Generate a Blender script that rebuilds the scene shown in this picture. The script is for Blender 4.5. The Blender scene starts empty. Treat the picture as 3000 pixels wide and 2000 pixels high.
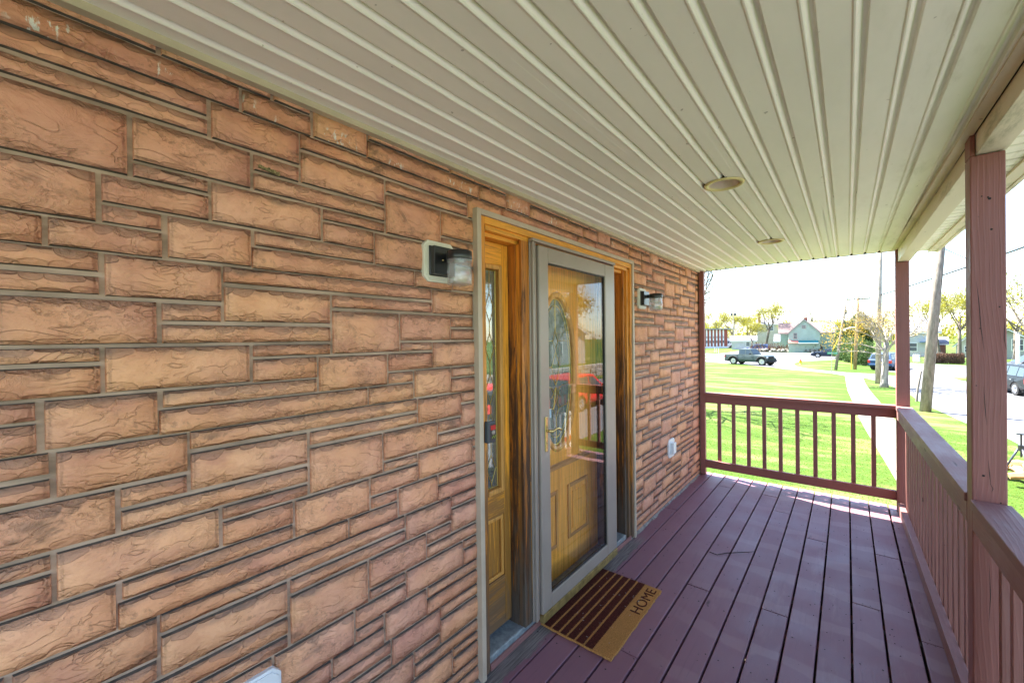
import bpy, math, random
import numpy as np
from mathutils import Vector, Matrix
R = math.radians
SC = bpy.context.scene
COL = SC.collection
random.seed(7)

# ------------------------------------------------------------------ camera
YAW, PITCH, ROLL = 39.2664, -0.2877, 0.7024
def cam_matrix():
    y, p, r = R(YAW), R(PITCH), R(ROLL)
    F = Vector((-math.sin(y)*math.cos(p), math.cos(y)*math.cos(p), math.sin(p)))
    X = Vector((math.cos(y), math.sin(y), 0)); D = -(X.cross(F))
    X2 = math.cos(r)*X + math.sin(r)*D; D2 = -math.sin(r)*X + math.cos(r)*D
    m = Matrix((X2, -D2, -F)).transposed().to_4x4()
    m.translation = Vector((1.3505, 0, 1.6))
    return m
cd = bpy.data.cameras.new('camera'); cam = bpy.data.objects.new('camera', cd); COL.objects.link(cam)
cam.matrix_world = cam_matrix(); cd.sensor_width = 36; cd.lens = 36*1201.97/3000
cd.clip_start = .03; cd.clip_end = 3000
SC.camera = cam

# ------------------------------------------------------------------ light
SUN_EL, SUN_AZ = 60.0, -74.0
w = bpy.data.worlds.new("World"); SC.world = w; w.use_nodes = True
nt = w.node_tree
sky = nt.nodes.new('ShaderNodeTexSky'); sky.sky_type = 'NISHITA'; sky.sun_disc = False
sky.sun_elevation = R(SUN_EL); sky.sun_rotation = R(SUN_AZ % 360)
sky.air_density = 1.0; sky.dust_density = .4; sky.ozone_density = 1.0
nt.links.new(sky.outputs[0], nt.nodes['Background'].inputs[0])
nt.nodes['Background'].inputs[1].default_value = .09
sd = bpy.data.lights.new('sun', 'SUN'); sun = bpy.data.objects.new('sun', sd); COL.objects.link(sun)
sd.energy = 4.6; sd.angle = R(.53); sd.color = (1, .955, .88)
sdir = Vector((math.sin(R(SUN_AZ))*math.cos(R(SUN_EL)), math.cos(R(SUN_AZ))*math.cos(R(SUN_EL)), math.sin(R(SUN_EL))))
sun.rotation_euler = sdir.to_track_quat('Z', 'Y').to_euler(); sun.location = (-6, 8, 20)
SC.view_settings.view_transform = 'Standard'; SC.view_settings.look = 'None'
SC.view_settings.exposure = 3.05; SC.view_settings.gamma = 1
SC.view_settings.use_curve_mapping = False
SC.cycles.max_bounces = 10; SC.cycles.diffuse_bounces = 6; SC.cycles.transparent_max_bounces = 24
SC.cycles.caustics_reflective = False; SC.cycles.caustics_refractive = False
SC.cycles.sample_clamp_indirect = 6
SC.cycles.use_denoising = True

# ------------------------------------------------------------------ node helper
class N:
    def __init__(s, name):
        s.m = bpy.data.materials.new(name); s.m.use_nodes = True; s.t = s.m.node_tree
        s.b = s.t.nodes['Principled BSDF']; s.out = s.t.nodes['Material Output']
    def n(s, typ, **k):
        x = s.t.nodes.new('ShaderNode'+typ)
        for a, v in k.items(): setattr(x, a, v)
        return x
    def set(s, node, inp, v):
        if v is None: return
        i = node.inputs[inp]
        if hasattr(v, 'links') or hasattr(v, 'is_output'): s.t.links.new(v, i)
        elif isinstance(v, (tuple, list)) and len(v) == 3 and i.type == 'RGBA': i.default_value = (*v, 1)
        else: i.default_value = v
    def math(s, op, a, b=None, c=None, clamp=False):
        x = s.n('Math', operation=op, use_clamp=clamp); s.set(x, 0, a)
        if b is not None: s.set(x, 1, b)
        if c is not None: s.set(x, 2, c)
        return x.outputs[0]
    def vmul(s, v, k):
        x = s.n('VectorMath', operation='MULTIPLY'); s.set(x, 0, v); x.inputs[1].default_value = k; return x.outputs[0]
    def vadd(s, v, k):
        x = s.n('VectorMath', operation='ADD'); s.set(x, 0, v); s.set(x, 1, k); return x.outputs[0]
    def noise(s, v, scale, detail=4, rough=.55, dist=0.0, col=False):
        x = s.n('TexNoise'); s.set(x, 'Vector', v); x.inputs['Scale'].default_value = scale
        x.inputs['Detail'].default_value = detail; x.inputs['Roughness'].default_value = rough
        x.inputs['Distortion'].default_value = dist
        return x.outputs[1 if col else 0]
    def vor(s, v, scale, feature='F1'):
        x = s.n('TexVoronoi', feature=feature); s.set(x, 'Vector', v); x.inputs['Scale'].default_value = scale
        return x.outputs['Distance']
    def ramp(s, f, a, b, lo=0., hi=1.):
        x = s.n('MapRange', interpolation_type='SMOOTHSTEP'); s.set(x, 0, f)
        x.inputs[1].default_value = a; x.inputs[2].default_value = b
        x.inputs[3].default_value = lo; x.inputs[4].default_value = hi
        return x.outputs[0]
    def mix(s, f, a, b, blend='MIX'):
        x = s.n('Mix', data_type='RGBA', blend_type=blend); s.set(x, 0, f); s.set(x, 6, a); s.set(x, 7, b)
        return x.outputs[2]
    def pos(s): return s.n('NewGeometry').outputs['Position']
    def obj(s): return s.n('TexCoord').outputs['Object']
    def rnd(s): return s.n('ObjectInfo').outputs['Random']
    def sep(s, v): x = s.n('SeparateXYZ'); s.set(x, 0, v); return x.outputs
    def comb(s, a, b, c): x = s.n('CombineXYZ'); s.set(x, 0, a); s.set(x, 1, b); s.set(x, 2, c); return x.outputs[0]
    def bump(s, h, strength=.5, dist=.01, normal=None):
        x = s.n('Bump'); s.set(x, 'Height', h); x.inputs['Strength'].default_value = strength
        x.inputs['Distance'].default_value = dist
        if normal is not None: s.set(x, 'Normal', normal)
        return x.outputs[0]
    def fin(s, color=None, rough=.6, bump=None, metal=0., spec=.4):
        s.set(s.b, 'Base Color', color); s.set(s.b, 'Roughness', rough); s.b.inputs['Metallic'].default_value = metal
        s.b.inputs['Specular IOR Level'].default_value = spec
        if bump is not None: s.set(s.b, 'Normal', bump)
        return s.m

def plain(name, c, rough=.6, var=.12, scale=12, metal=0., bump=.1, spec=.4):
    k = N(name); p = k.pos(); n = k.noise(p, scale, 5)
    c2 = tuple(v*(1-var*2) for v in c)
    return k.fin(k.mix(k.ramp(n, .3, .7), c, c2), rough, k.bump(k.noise(p, scale*6, 3), bump, .003), metal, spec)

def painted_wood(name, c, axis=1, worn=(.30, .25, .25), dark=None, wornamt=.5):
    k = N(name); p = k.pos(); r = k.rnd()
    off = k.comb(k.math('MULTIPLY', r, 9.), k.math('MULTIPLY', r, 31.), k.math('MULTIPLY', r, 17.))
    v = k.vadd(p, off)
    st = [34, 34, 34]; st[axis] = 1.3
    g = k.noise(k.vmul(v, tuple(st)), 1.0, 4, .6, .6)
    st2 = [140, 140, 140]; st2[axis] = 3.0
    g2 = k.noise(k.vmul(v, tuple(st2)), 1.0, 3, .6)
    big = k.noise(v, 2.2, 5, .6)
    tone = k.math('ADD', k.math('MULTIPLY', r, .35), k.math('MULTIPLY', big, .5))
    c1 = tuple(x*.78 for x in c); c3 = tuple(min(1, x*1.18) for x in c)
    col = k.mix(tone, c1, c3)
    col = k.mix(k.math('MULTIPLY', k.ramp(g, .52, .75), .30), col, tuple(x*.6 for x in c))
    wn = k.noise(k.vmul(v, tuple([6 if i != axis else 2 for i in range(3)])), 1.0, 7, .7)
    col = k.mix(k.math('MULTIPLY', k.ramp(wn, .55, .72), wornamt), col, worn)
    # small knocks and dark specks
    sp = k.noise(v, 60, 2, .5)
    col = k.mix(k.math('MULTIPLY', k.ramp(sp, .74, .80), .75), col, (.05, .03, .03))
    crack = k.math('MULTIPLY', k.ramp(k.noise(k.vmul(v, tuple([55 if i != axis else 1.8 for i in range(3)])), 1.0, 2, .4), .72, .76), k.ramp(big, .5, .6))
    col = k.mix(k.math('MULTIPLY', crack, .8), col, (.04, .02, .02))
    sv = k.sep(v); tr = [i for i in range(3) if i != axis]
    lw = [3.2, 3.2, 3.2]; lw[axis] = 1.1
    ring = k.math('SINE', k.math('ADD', k.math('MULTIPLY', k.math('ADD', sv[tr[0]], sv[tr[1]]), 430.), k.math('MULTIPLY', k.noise(k.vmul(v, tuple(lw)), 1.0, 2, .4), 60.)))
    rl = k.ramp(ring, .35, .95)
    col = k.mix(k.math('MULTIPLY', k.math('MULTIPLY', rl, k.ramp(big, .35, .6)), .13), col, tuple(min(1, x*1.5) for x in c))
    kv = [8.5, 8.5, 8.5]; kv[axis] = 2.6
    kn = k.vor(k.vadd(k.vmul(v, tuple(kv)), k.vmul(k.noise(v, 30, 2, .5, 0, True), (.12, .12, .12))), 1.0)
    knot = k.ramp(kn, .05, .10, 1, 0)
    col = k.mix(k.math('MULTIPLY', knot, .85), col, (.06, .025, .022))
    h = k.math('ADD', k.math('MULTIPLY', g, .6), k.math('MULTIPLY', g2, .5))
    h = k.math('ADD', h, k.math('MULTIPLY', rl, .16))
    h = k.math('SUBTRACT', h, k.math('MULTIPLY', knot, .8))
    h = k.math('SUBTRACT', h, k.math('MULTIPLY', crack, 1.5))
    return k.fin(col, k.ramp(wn, .3, .7, .45, .7), k.bump(h, .55, .004), 0, .35)

M = {}
M['post'] = painted_wood('red_brown_paint_posts', (.26, .102, .090), 2, wornamt=.10)
M['rail_x'] = painted_wood('red_brown_paint_rails_across', (.28, .105, .09), 0, wornamt=.2)
M['rail_y'] = painted_wood('red_brown_paint_rails_along', (.27, .13, .12), 1, wornamt=.4)
M['baluster'] = painted_wood('red_brown_paint_balusters', (.27, .12, .105), 2, wornamt=.15)

def deck_mat():
    k = N('plum_deck_paint'); p = k.pos(); r = k.rnd(); s = k.sep(p)
    off = k.comb(k.math('MULTIPLY', r, 9.), k.math('MULTIPLY', r, 31.), 0.)
    v = k.vadd(p, off)
    g = k.noise(k.vmul(v, (60, 2.0, 10)), 1, 4, .6, .8)
    g2 = k.noise(k.vmul(v, (220, 5, 10)), 1, 3, .6)
    big = k.noise(v, 2.4, 6, .65)
    base = (.215, .100, .130)
    col = k.mix(k.math('ADD', k.math('MULTIPLY', r, .4), k.math('MULTIPLY', big, .5)), tuple(x*.80 for x in base), tuple(x*1.18 for x in base))
    # foot-worn bands over the joists and blotches where the paint has thinned
    band = k.math('SINE', k.math('MULTIPLY', k.math('ADD', s[1], k.math('MULTIPLY', k.noise(p, 3, 3), .25)), 2*math.pi/.406))
    wear = k.math('ADD', k.math('MULTIPLY', k.ramp(band, .6, .85), .38), k.math('MULTIPLY', k.ramp(k.noise(k.vmul(v, (5, .8, 3)), 1.6, 8, .72), .54, .66), .32))
    side = k.ramp(s[0], .25, 1.0)
    col = k.mix(k.math('MULTIPLY', k.math('MULTIPLY', wear, side), 1.0), col, (.30, .185, .20))
    col = k.mix(k.math('MULTIPLY', k.ramp(g, .55, .75), .3), col, tuple(x*.6 for x in base))
    # bare grey timber along the door sill
    bare = k.math('MULTIPLY', k.ramp(k.math('ADD', s[0], k.math('MULTIPLY', k.noise(k.vmul(p, (9, 5, 5)), 1, 6, .7), -.16)), .0, .02, 1, 0), k.ramp(s[1], 3.0, 3.3, 1, 0))
    col = k.mix(bare, col, k.mix(k.ramp(g2, .4, .6), (.23, .20, .19), (.10, .085, .08)))
    sp = k.noise(v, 45, 2, .5)
    col = k.mix(k.math('MULTIPLY', k.ramp(sp, .73, .78), .8), col, (.035, .025, .025))
    kn = k.vor(k.vmul(v, (7, 2.0, 1)), 1.0)
    col = k.mix(k.math('MULTIPLY', k.ramp(kn, .035, .10, 1, 0), k.ramp(big, .5, .6)), col, (.07, .035, .035))
    h = k.math('ADD', k.math('MULTIPLY', g, .5), k.math('MULTIPLY', g2, .35))
    return k.fin(col, k.ramp(big, .3, .7, .42, .62), k.bump(h, .5, .003), 0, .45)
M['deck'] = deck_mat()

def stone_mat():
    k = N('split_face_stone'); uv1 = k.n('UVMap', uv_map='lo').outputs[0]; uv2 = k.n('UVMap', uv_map='hi').outputs[0]
    a = k.n('Attribute', attribute_name='seed').outputs['Fac']; p = k.pos()
    s1 = k.sep(uv1); s2 = k.sep(uv2)
    v = k.vadd(uv1, k.comb(k.math('MULTIPLY', a, 7.3), k.math('MULTIPLY', a, 3.1), a))
    n1 = k.noise(k.vmul(v, (7, 11, 1)), 1, 6, .62, .7)
    n2 = k.noise(v, 70, 4, .6)
    rg = k.math('SUBTRACT', 1., k.math('ABSOLUTE', k.math('SUBTRACT', k.math('MULTIPLY', k.noise(k.vmul(v, (9, 15, 1)), 1, 3, .5, 1.2), 2.), 1.)))
    crack = k.math('MULTIPLY', k.ramp(rg, .955, .995), k.ramp(k.noise(v, 6, 2), .48, .58))
    # chisel scallops hanging from the upper edge and standing on the lower edge
    def scallops(d, freq, lo_, hi_, off):
        uu = k.math('ADD', k.math('MULTIPLY', s1[0], freq), k.math('ADD', k.math('MULTIPLY', k.noise(k.vadd(v, (off, off, 0.)), 9, 2), 2.2), k.math('MULTIPLY', a, 5.3)))
        fr = k.math('SUBTRACT', k.math('MULTIPLY', k.math('FRACT', uu), 2.), 1.)
        wnn = k.n('TexWhiteNoise', noise_dimensions='2D'); k.set(wnn, 'Vector', k.comb(k.math('FLOOR', uu), a, 0.))
        arc = k.math('SQRT', k.math('MAXIMUM', k.math('SUBTRACT', 1., k.math('MULTIPLY', fr, fr)), 0.))
        dep = k.math('MULTIPLY', k.math('ADD', lo_, k.math('MULTIPLY', wnn.outputs['Value'], hi_)), k.math('ADD', .35, k.math('MULTIPLY', arc, .65)))
        dif = k.math('SUBTRACT', k.math('ADD', d, k.math('MULTIPLY', k.math('SUBTRACT', n2, .5), .005)), dep)
        return k.ramp(dif, -.0015, .0015, 1, 0), k.ramp(k.math('ABSOLUTE', dif), .0002, .0016, 1, 0), k.math('DIVIDE', d, dep, clamp=True)
    ti, tl_, tg = scallops(s2[1], 21, .004, .022, 0.)
    bi, bl_, bg = scallops(s1[1], 17, .003, .019, 4.)
    edge = k.math('MAXIMUM', ti, bi)
    ends = k.ramp(k.math('ADD', k.math('MINIMUM', s1[0], s2[0]), k.math('MULTIPLY', n2, .008)), .006, .014, 1, 0)
    rg2 = k.math('SUBTRACT', 1., k.math('ABSOLUTE', k.math('SUBTRACT', k.math('MULTIPLY', k.noise(k.vmul(v, (22, 30, 1)), 1, 4, .6, 1.5), 2.), 1.)))
    wr = k.math('MULTIPLY', k.ramp(rg2, .80, 1.0), k.ramp(k.noise(v, 8, 2), .42, .60))
    h = k.math('ADD', k.math('MULTIPLY', n1, 1.25), k.math('MULTIPLY', n2, .20))
    h = k.math('SUBTRACT', h, k.math('MULTIPLY', crack, .22))
    h = k.math('SUBTRACT', h, k.math('MULTIPLY', wr, .12))
    h = k.math('SUBTRACT', h, k.math('MULTIPLY', ti, k.math('SUBTRACT', .50, k.math('MULTIPLY', tg, .30))))
    h = k.math('SUBTRACT', h, k.math('MULTIPLY', bi, k.math('SUBTRACT', .42, k.math('MULTIPLY', bg, .28))))
    h = k.math('SUBTRACT', h, k.math('MULTIPLY', ends, .25))
    wn = k.noise(p, 1.7, 4, .55); tn = k.noise(v, 5, 5, .65, .5); r = k.rnd()
    lo = k.mix(k.ramp(wn, .35, .65), (.62, .27, .140), (.56, .245, .175))
    hi = k.mix(k.ramp(wn, .35, .65), (.84, .44, .245), (.77, .405, .275))
    col = k.mix(k.math('ADD', k.math('MULTIPLY', k.ramp(tn, .30, .70), .60), k.math('MULTIPLY', r, .42)), lo, hi)
    col = k.mix(k.math('MULTIPLY', k.ramp(k.noise(k.vadd(v, k.comb(k.math('MULTIPLY', r, 13.), r, 0.)), 3.2, 5, .6), .54, .68), .55), col, (.47, .20, .15))
    zz = k.sep(p)[2]
    # reddish stains, brown dirt in the hollows, soot caught under the top edges
    col = k.mix(k.math('MULTIPLY', k.ramp(k.noise(v, 11, 6, .7), .56, .70), .45), col, (.42, .16, .085))
    dirt_and_haze = k.ramp(k.noise(k.vmul(p, (1, 6, 14)), 1, 5, .6), .50, .66)
    grey = k.math('MULTIPLY', k.ramp(k.math('ADD', s2[1], k.math('MULTIPLY', k.noise(v, 12, 4), .05)), .026, .052, 1, 0), k.math('ADD', .28, k.math('MULTIPLY', dirt_and_haze, .55)))
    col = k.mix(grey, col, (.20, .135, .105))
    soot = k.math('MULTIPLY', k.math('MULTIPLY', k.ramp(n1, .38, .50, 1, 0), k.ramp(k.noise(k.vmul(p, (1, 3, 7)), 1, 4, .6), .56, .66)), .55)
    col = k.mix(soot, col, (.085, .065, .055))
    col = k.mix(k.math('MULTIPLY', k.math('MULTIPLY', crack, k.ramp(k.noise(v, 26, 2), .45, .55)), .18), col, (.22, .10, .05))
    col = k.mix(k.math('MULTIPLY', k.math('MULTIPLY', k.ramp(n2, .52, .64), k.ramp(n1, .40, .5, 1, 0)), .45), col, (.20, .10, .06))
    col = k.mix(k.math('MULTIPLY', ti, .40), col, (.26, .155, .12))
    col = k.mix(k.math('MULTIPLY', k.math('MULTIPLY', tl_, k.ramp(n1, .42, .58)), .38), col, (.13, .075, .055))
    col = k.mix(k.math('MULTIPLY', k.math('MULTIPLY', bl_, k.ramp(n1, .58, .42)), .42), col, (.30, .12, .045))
    col = k.mix(k.math('MULTIPLY', wr, .18), col, (.30, .13, .055))
    # white salt streaks on the course below the ceiling
    salt = k.math('MULTIPLY', k.ramp(k.noise(k.vmul(p, (1, 70, 26)), 1, 4, .6), .55, .62), k.math('MULTIPLY', k.ramp(k.noise(k.vmul(p, (1, 5, 3)), 1, 2), .50, .58), k.math('MULTIPLY', k.ramp(zz, 2.265, 2.275), k.ramp(zz, 2.31, 2.325, 1, 0))))
    col = k.mix(salt, col, (.80, .76, .70))
    return k.fin(col, .72, k.bump(h, 1.0, .0115), 0, .3)
M['stone'] = stone_mat(); M['grime_shade'] = plain('joint_grime_and_shade', (.15, .115, .095), .9, .2, 40)  # grime on the stone tops; shade of their undersides is painted in too

def mortar_mat():
    k = N('taupe_mortar'); p = k.pos()
    n = k.noise(k.vmul(p, (1, 4, 16)), 1, 5, .6)
    col = k.mix(k.ramp(n, .35, .68), (.50, .35, .265), (.27, .19, .14))
    return k.fin(col, .8, k.bump(k.noise(p, 160, 3), .3, .002))
M['mortar'] = mortar_mat()

def oak(name, light, darkc, weather, zdark, axis=2, gloss=.35, wamt=1.):
    k = N(name); p = k.pos(); s = k.sep(p)
    st = [70, 70, 70]; st[axis] = 2.2
    g = k.noise(k.vmul(p, tuple(st)), 1, 5, .65, .5)
    st = [260, 260, 260]; st[axis] = 9
    g2 = k.noise(k.vmul(p, tuple(st)), 1, 3, .6)
    col = k.mix(k.ramp(g, .3, .7), light, tuple(x*.62 for x in light))
    col = k.mix(k.math('MULTIPLY', k.ramp(g2, .55, .7), .45), col, darkc)
    st = [48, 48, 48]; st[axis] = 3.0
    wn = k.noise(k.vmul(p, tuple(st)), 1, 8, .72, .4)
    f = k.math('ADD', wn, k.ramp(s[2], zdark, 0., 0, .22))
    col = k.mix(k.math('MULTIPLY', k.ramp(f, .50, .68), weather), col, darkc)
    col = k.mix(k.math('MULTIPLY', k.ramp(k.math('ADD', k.noise(k.vadd(k.vmul(p, tuple(st)), (5., 3., 9.)), 1, 7, .7), k.ramp(s[2], zdark*.4, 0., 0, .24)), .58, .72), weather*wamt*.8), col, (.10, .085, .07))
    h = k.math('ADD', k.math('MULTIPLY', g, .5), k.math('MULTIPLY', g2, .5))
    return k.fin(col, k.ramp(wn, .35, .65, gloss, .7), k.bump(h, .4, .002), 0, .5)
M['oak_frame'] = oak('weathered_oak_frame', (.86, .34, .04), (.15, .065, .02), .9, 2.2)
M['oak_head'] = oak('oak_head', (.92, .40, .045), (.26, .11, .03), .45, .2, 1)
M['oak_dark'] = oak('dark_stained_oak', (.58, .20, .025), (.06, .026, .012), 1., 2.4)
M['oak_side'] = oak('oak_sidelight', (1., .42, .04), (.14, .075, .025), .7, 1.9)
M['oak_side_h'] = oak('oak_sidelight_rail', (1., .42, .04), (.13, .07, .03), .75, 1.9, 1)
M['oak_door'] = oak('honey_oak_door', (1., .46, .075), (.55, .23, .04), .25, .1, 2, .3, 0.)
M['oak_door_h'] = oak('honey_oak_door_rail', (1., .46, .075), (.55, .23, .04), .25, .1, 1, .3, 0.)
M['oak_mold'] = oak('brown_oak_moulding', (.55, .27, .08), (.16, .075, .025), .5, .3, 1, .35, 0.)
M['oak_panel'] = oak('pale_oak_panel', (1., .46, .075), (.36, .18, .05), .25, .1, 2, .3, 0.)
M['oak_mold_v'] = oak('brown_oak_moulding_upright', (.72, .35, .08), (.20, .09, .025), .4, .3, 2, .35, 0.)

def soffit_mat(name, c, dirt_and_haze=.3):
    k = N(name); p = k.pos()
    n = k.noise(k.vmul(p, (3, .9, 3)), 1, 6, .6)
    col = k.mix(k.ramp(n, .35, .7), c, tuple(x*.90 for x in c))
    sp = k.ramp(k.noise(p, 34, 2, .5), .745, .78)
    col = k.mix(k.math('MULTIPLY', sp, .5), col, (.16, .12, .08))
    g = k.ramp(k.sep(p)[0], 1.2, 1.9, 0, 1)
    col = k.mix(k.math('MULTIPLY', k.math('MULTIPLY', k.ramp(k.noise(k.vmul(p, (9, 2, 9)), 1, 7, .7), .50, .72), g), dirt_and_haze*1.6), col, (.36, .33, .20))
    return k.fin(col, .55, k.bump(k.noise(p, 220, 2), .08, .001), 0, .35)
M['soffit'] = soffit_mat('cream_soffit', (.93, .895, .82), .3)
M['beamwrap'] = soffit_mat('cream_beam_cladding', (.78, .69, .54), .7)
M['trim'] = plain('khaki_trim', (.58, .50, .36), .5, .06)
M['dark'] = plain('dark_void', (.02, .02, .02), .9)
M['caulk'] = plain('beige_aluminium_trim', (.50, .41, .32), .45, .06)
M['storm'] = plain('taupe_aluminium', (.33, .28, .245), .32, .04, 6, .1, .02)
M['storm_dark'] = plain('black_gasket', (.02, .02, .022), .5)
M['brass'] = plain('brass', (.66, .50, .22), .25, .08, 20, .9, .03)
M['came'] = plain('brass_came', (.72, .52, .12), .28, .05, 20, .7, .02)
M['sweep'] = plain('tarnished_brass_sweep', (.46, .34, .13), .42, .22, 30, .6, .1)
M['sill'] = plain('worn_aluminium_sill', (.33, .39, .42), .35, .18, 40, .25, .15)
M['black'] = plain('black_powder_coat', (.018, .019, .022), .28, .05, 30, 0, .03, .6)
M['block'] = plain('ivory_mounting_block', (.72, .69, .60), .45, .03)
M['white_plastic'] = plain('white_plastic', (.72, .74, .78), .35, .02)
M['ring'] = plain('yellowed_plastic_trim', (.82, .68, .34), .4, .08)
M['baffle'] = plain('pinkish_reflector', (.78, .64, .56), .35, .08, 10, .2)
M['bulb'] = plain('frosted_lamp_glass', (.80, .80, .72), .3, .02)
M['grey_plastic'] = plain('slate_grey_plastic', (.05, .06, .075), .3, .04)

def glass_mat(name, tint=(1, 1, 1), refl=1.6, rough=0.0, bumpy=0.0, dirt_and_haze=0.0, veil=(.5, .5, .5)):
    k = N(name); g_ = k.n('NewGeometry'); dt = k.n('VectorMath', operation='DOT_PRODUCT')
    k.t.links.new(g_.outputs['Incoming'], dt.inputs[0]); k.t.links.new(g_.outputs['Normal'], dt.inputs[1])
    f0 = ((refl-1)/(refl+1))**2
    F_ = k.math('ADD', f0, k.math('MULTIPLY', 1-f0, k.math('POWER', k.math('SUBTRACT', 1., k.math('ABSOLUTE', dt.outputs['Value'])), 5.)), clamp=True)
    tr = k.n('BsdfTransparent'); tr.inputs[0].default_value = (*tint, 1)
    gl = k.n('BsdfAnisotropic') if False else k.n('BsdfGlossy'); gl.inputs['Roughness'].default_value = rough
    if bumpy:
        b = k.bump(k.noise(k.pos(), 55, 3), bumpy, .003); k.set(gl, 'Normal', b)
    mx = k.n('MixShader'); k.t.links.new(F_, mx.inputs[0]); k.t.links.new(tr.outputs[0], mx.inputs[1]); k.t.links.new(gl.outputs[0], mx.inputs[2])
    o = mx.outputs[0]
    if dirt_and_haze:  # pale diffuse veil paints in reflected haze on sidelight and jar glass
        df = k.n('BsdfDiffuse'); df.inputs[0].default_value = (*veil, 1)
        m2 = k.n('MixShader'); m2.inputs[0].default_value = dirt_and_haze
        k.t.links.new(o, m2.inputs[1]); k.t.links.new(df.outputs[0], m2.inputs[2]); o = m2.outputs[0]
    k.t.links.new(o, k.out.inputs[0]); return k.m
M['glass'] = glass_mat('storm_glass', (1, 1, 1), 1.47)
M['glass_tex'] = glass_mat('textured_leaded_glass', (.80, .90, .86), 1.9, .03, .5, .40, (.26, .38, .34))
M['glass_side'] = glass_mat('sidelight_glass', (.85, .9, .85), 3.0, .004, .02, .25, (.26, .28, .25))
M['glass_jar'] = glass_mat('clear_jar_glass', (.93, .95, .97), 2.0, .03, .5, .10, (.8, .82, .86))
M['car_glass'] = plain('tinted_car_glass', (.03, .045, .055), .15, .02, 3, 0, 0, .4)
M['house_glass'] = plain('house_window_glass', (.05, .07, .09), .12, .02, 3, 0, 0, .8)

# ------------------------------------------------------------------ mesh helper
class MB:
    def __init__(s): s.v = []; s.f = []
    def add(s, vs, fs):
        o = len(s.v); s.v += [tuple(a) for a in vs]; s.f += [tuple(i+o for i in f) for f in fs]; return s
    def box(s, x0, x1, y0, y1, z0, z1):
        return s.add([(x0,y0,z0),(x1,y0,z0),(x1,y1,z0),(x0,y1,z0),(x0,y0,z1),(x1,y0,z1),(x1,y1,z1),(x0,y1,z1)],
                     [(3,2,1,0),(4,5,6,7),(0,1,5,4),(1,2,6,5),(2,3,7,6),(3,0,4,7)])
    def hexa(s, b, t):   # two quads bottom / top, ccw from above
        return s.add(list(b)+list(t), [(3,2,1,0),(4,5,6,7),(0,1,5,4),(1,2,6,5),(2,3,7,6),(3,0,4,7)])
    def poly(s, pts, axis, a, b):   # extrude polygon along axis from a to b
        n = len(pts); V = []
        for c in (a, b):
            for (u, w_) in pts:
                V.append({'x': (c, u, w_), 'y': (u, c, w_), 'z': (u, w_, c)}[axis])
        F = [tuple(range(n-1, -1, -1)), tuple(range(n, 2*n))] + [(i, (i+1) % n, n+(i+1) % n, n+i) for i in range(n)]
        return s.add(V, F)
    def tube(s, pts, rad, n=8, caps=True):
        pts = [Vector(p) for p in pts]; rad = rad if isinstance(rad, (list, tuple)) else [rad]*len(pts)
        V = []; up = None
        for i, p in enumerate(pts):
            d = (pts[min(i+1, len(pts)-1)] - pts[max(i-1, 0)]).normalized()
            if up is None: up = Vector((0, 0, 1)) if abs(d.z) < .9 else Vector((1, 0, 0))
            a = d.cross(up)
            if a.length < 1e-5: a = d.cross(Vector((1, .1, 0)))
            a.normalize(); b = d.cross(a); up = -b if False else a.cross(d)
            for j in range(n):
                t = 2*math.pi*j/n; V.append(p + rad[i]*(math.cos(t)*a + math.sin(t)*b))
        F = [(i*n+j, i*n+(j+1) % n, (i+1)*n+(j+1) % n, (i+1)*n+j) for i in range(len(pts)-1) for j in range(n)]
        if caps: F += [tuple(range(n-1, -1, -1)), tuple((len(pts)-1)*n+j for j in range(n))]
        return s.add(V, F)
    def lathe(s, prof, c=(0, 0, 0), n=32, caps=False):
        V = [(c[0]+r*math.cos(2*math.pi*j/n), c[1]+r*math.sin(2*math.pi*j/n), c[2]+z) for r, z in prof for j in range(n)]
        F = [(i*n+j, i*n+(j+1) % n, (i+1)*n+(j+1) % n, (i+1)*n+j) for i in range(len(prof)-1) for j in range(n)]
        if caps: F += [tuple(range(n-1, -1, -1)), tuple((len(prof)-1)*n+j for j in range(n))]
        return s.add(V, F)
    def build(s, name, mat, parent=None, smooth=False, bevel=0, loc=None):
        me = bpy.data.meshes.new(name); me.from_pydata(s.v, [], s.f); me.update()
        if mat: me.materials.append(mat)
        if smooth:
            for p_ in me.polygons: p_.use_smooth = True
        o = bpy.data.objects.new(name, me); COL.objects.link(o)
        if loc: o.location = loc
        if parent: o.parent = parent
        if bevel:
            b = o.modifiers.new('bevel', 'BEVEL'); b.width = bevel; b.segments = 2; b.limit_method = 'ANGLE'
        return o
def tag(o, label=None, cat=None, group=None, kind=None):
    for a, v in (('label', label), ('category', cat), ('group', group), ('kind', kind)):
        if v: o[a] = v
    return o
def empty(name, loc=(0, 0, 0), label=None, cat=None, group=None, rz=0):
    o = bpy.data.objects.new(name, None); COL.objects.link(o); o.location = loc; o.rotation_euler = (0, 0, rz)
    o.empty_display_size = .1
    return tag(o, label, cat, group)
def kids(o): return [c for c in bpy.data.objects if c.parent == o]
def copy_tree(o, parent=None):
    c = o.copy(); COL.objects.link(c); c.parent = parent
    for ch in kids(o): copy_tree(ch, c)
    return c
G = -1.84          # lawn level, the deck is z = 0

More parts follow.
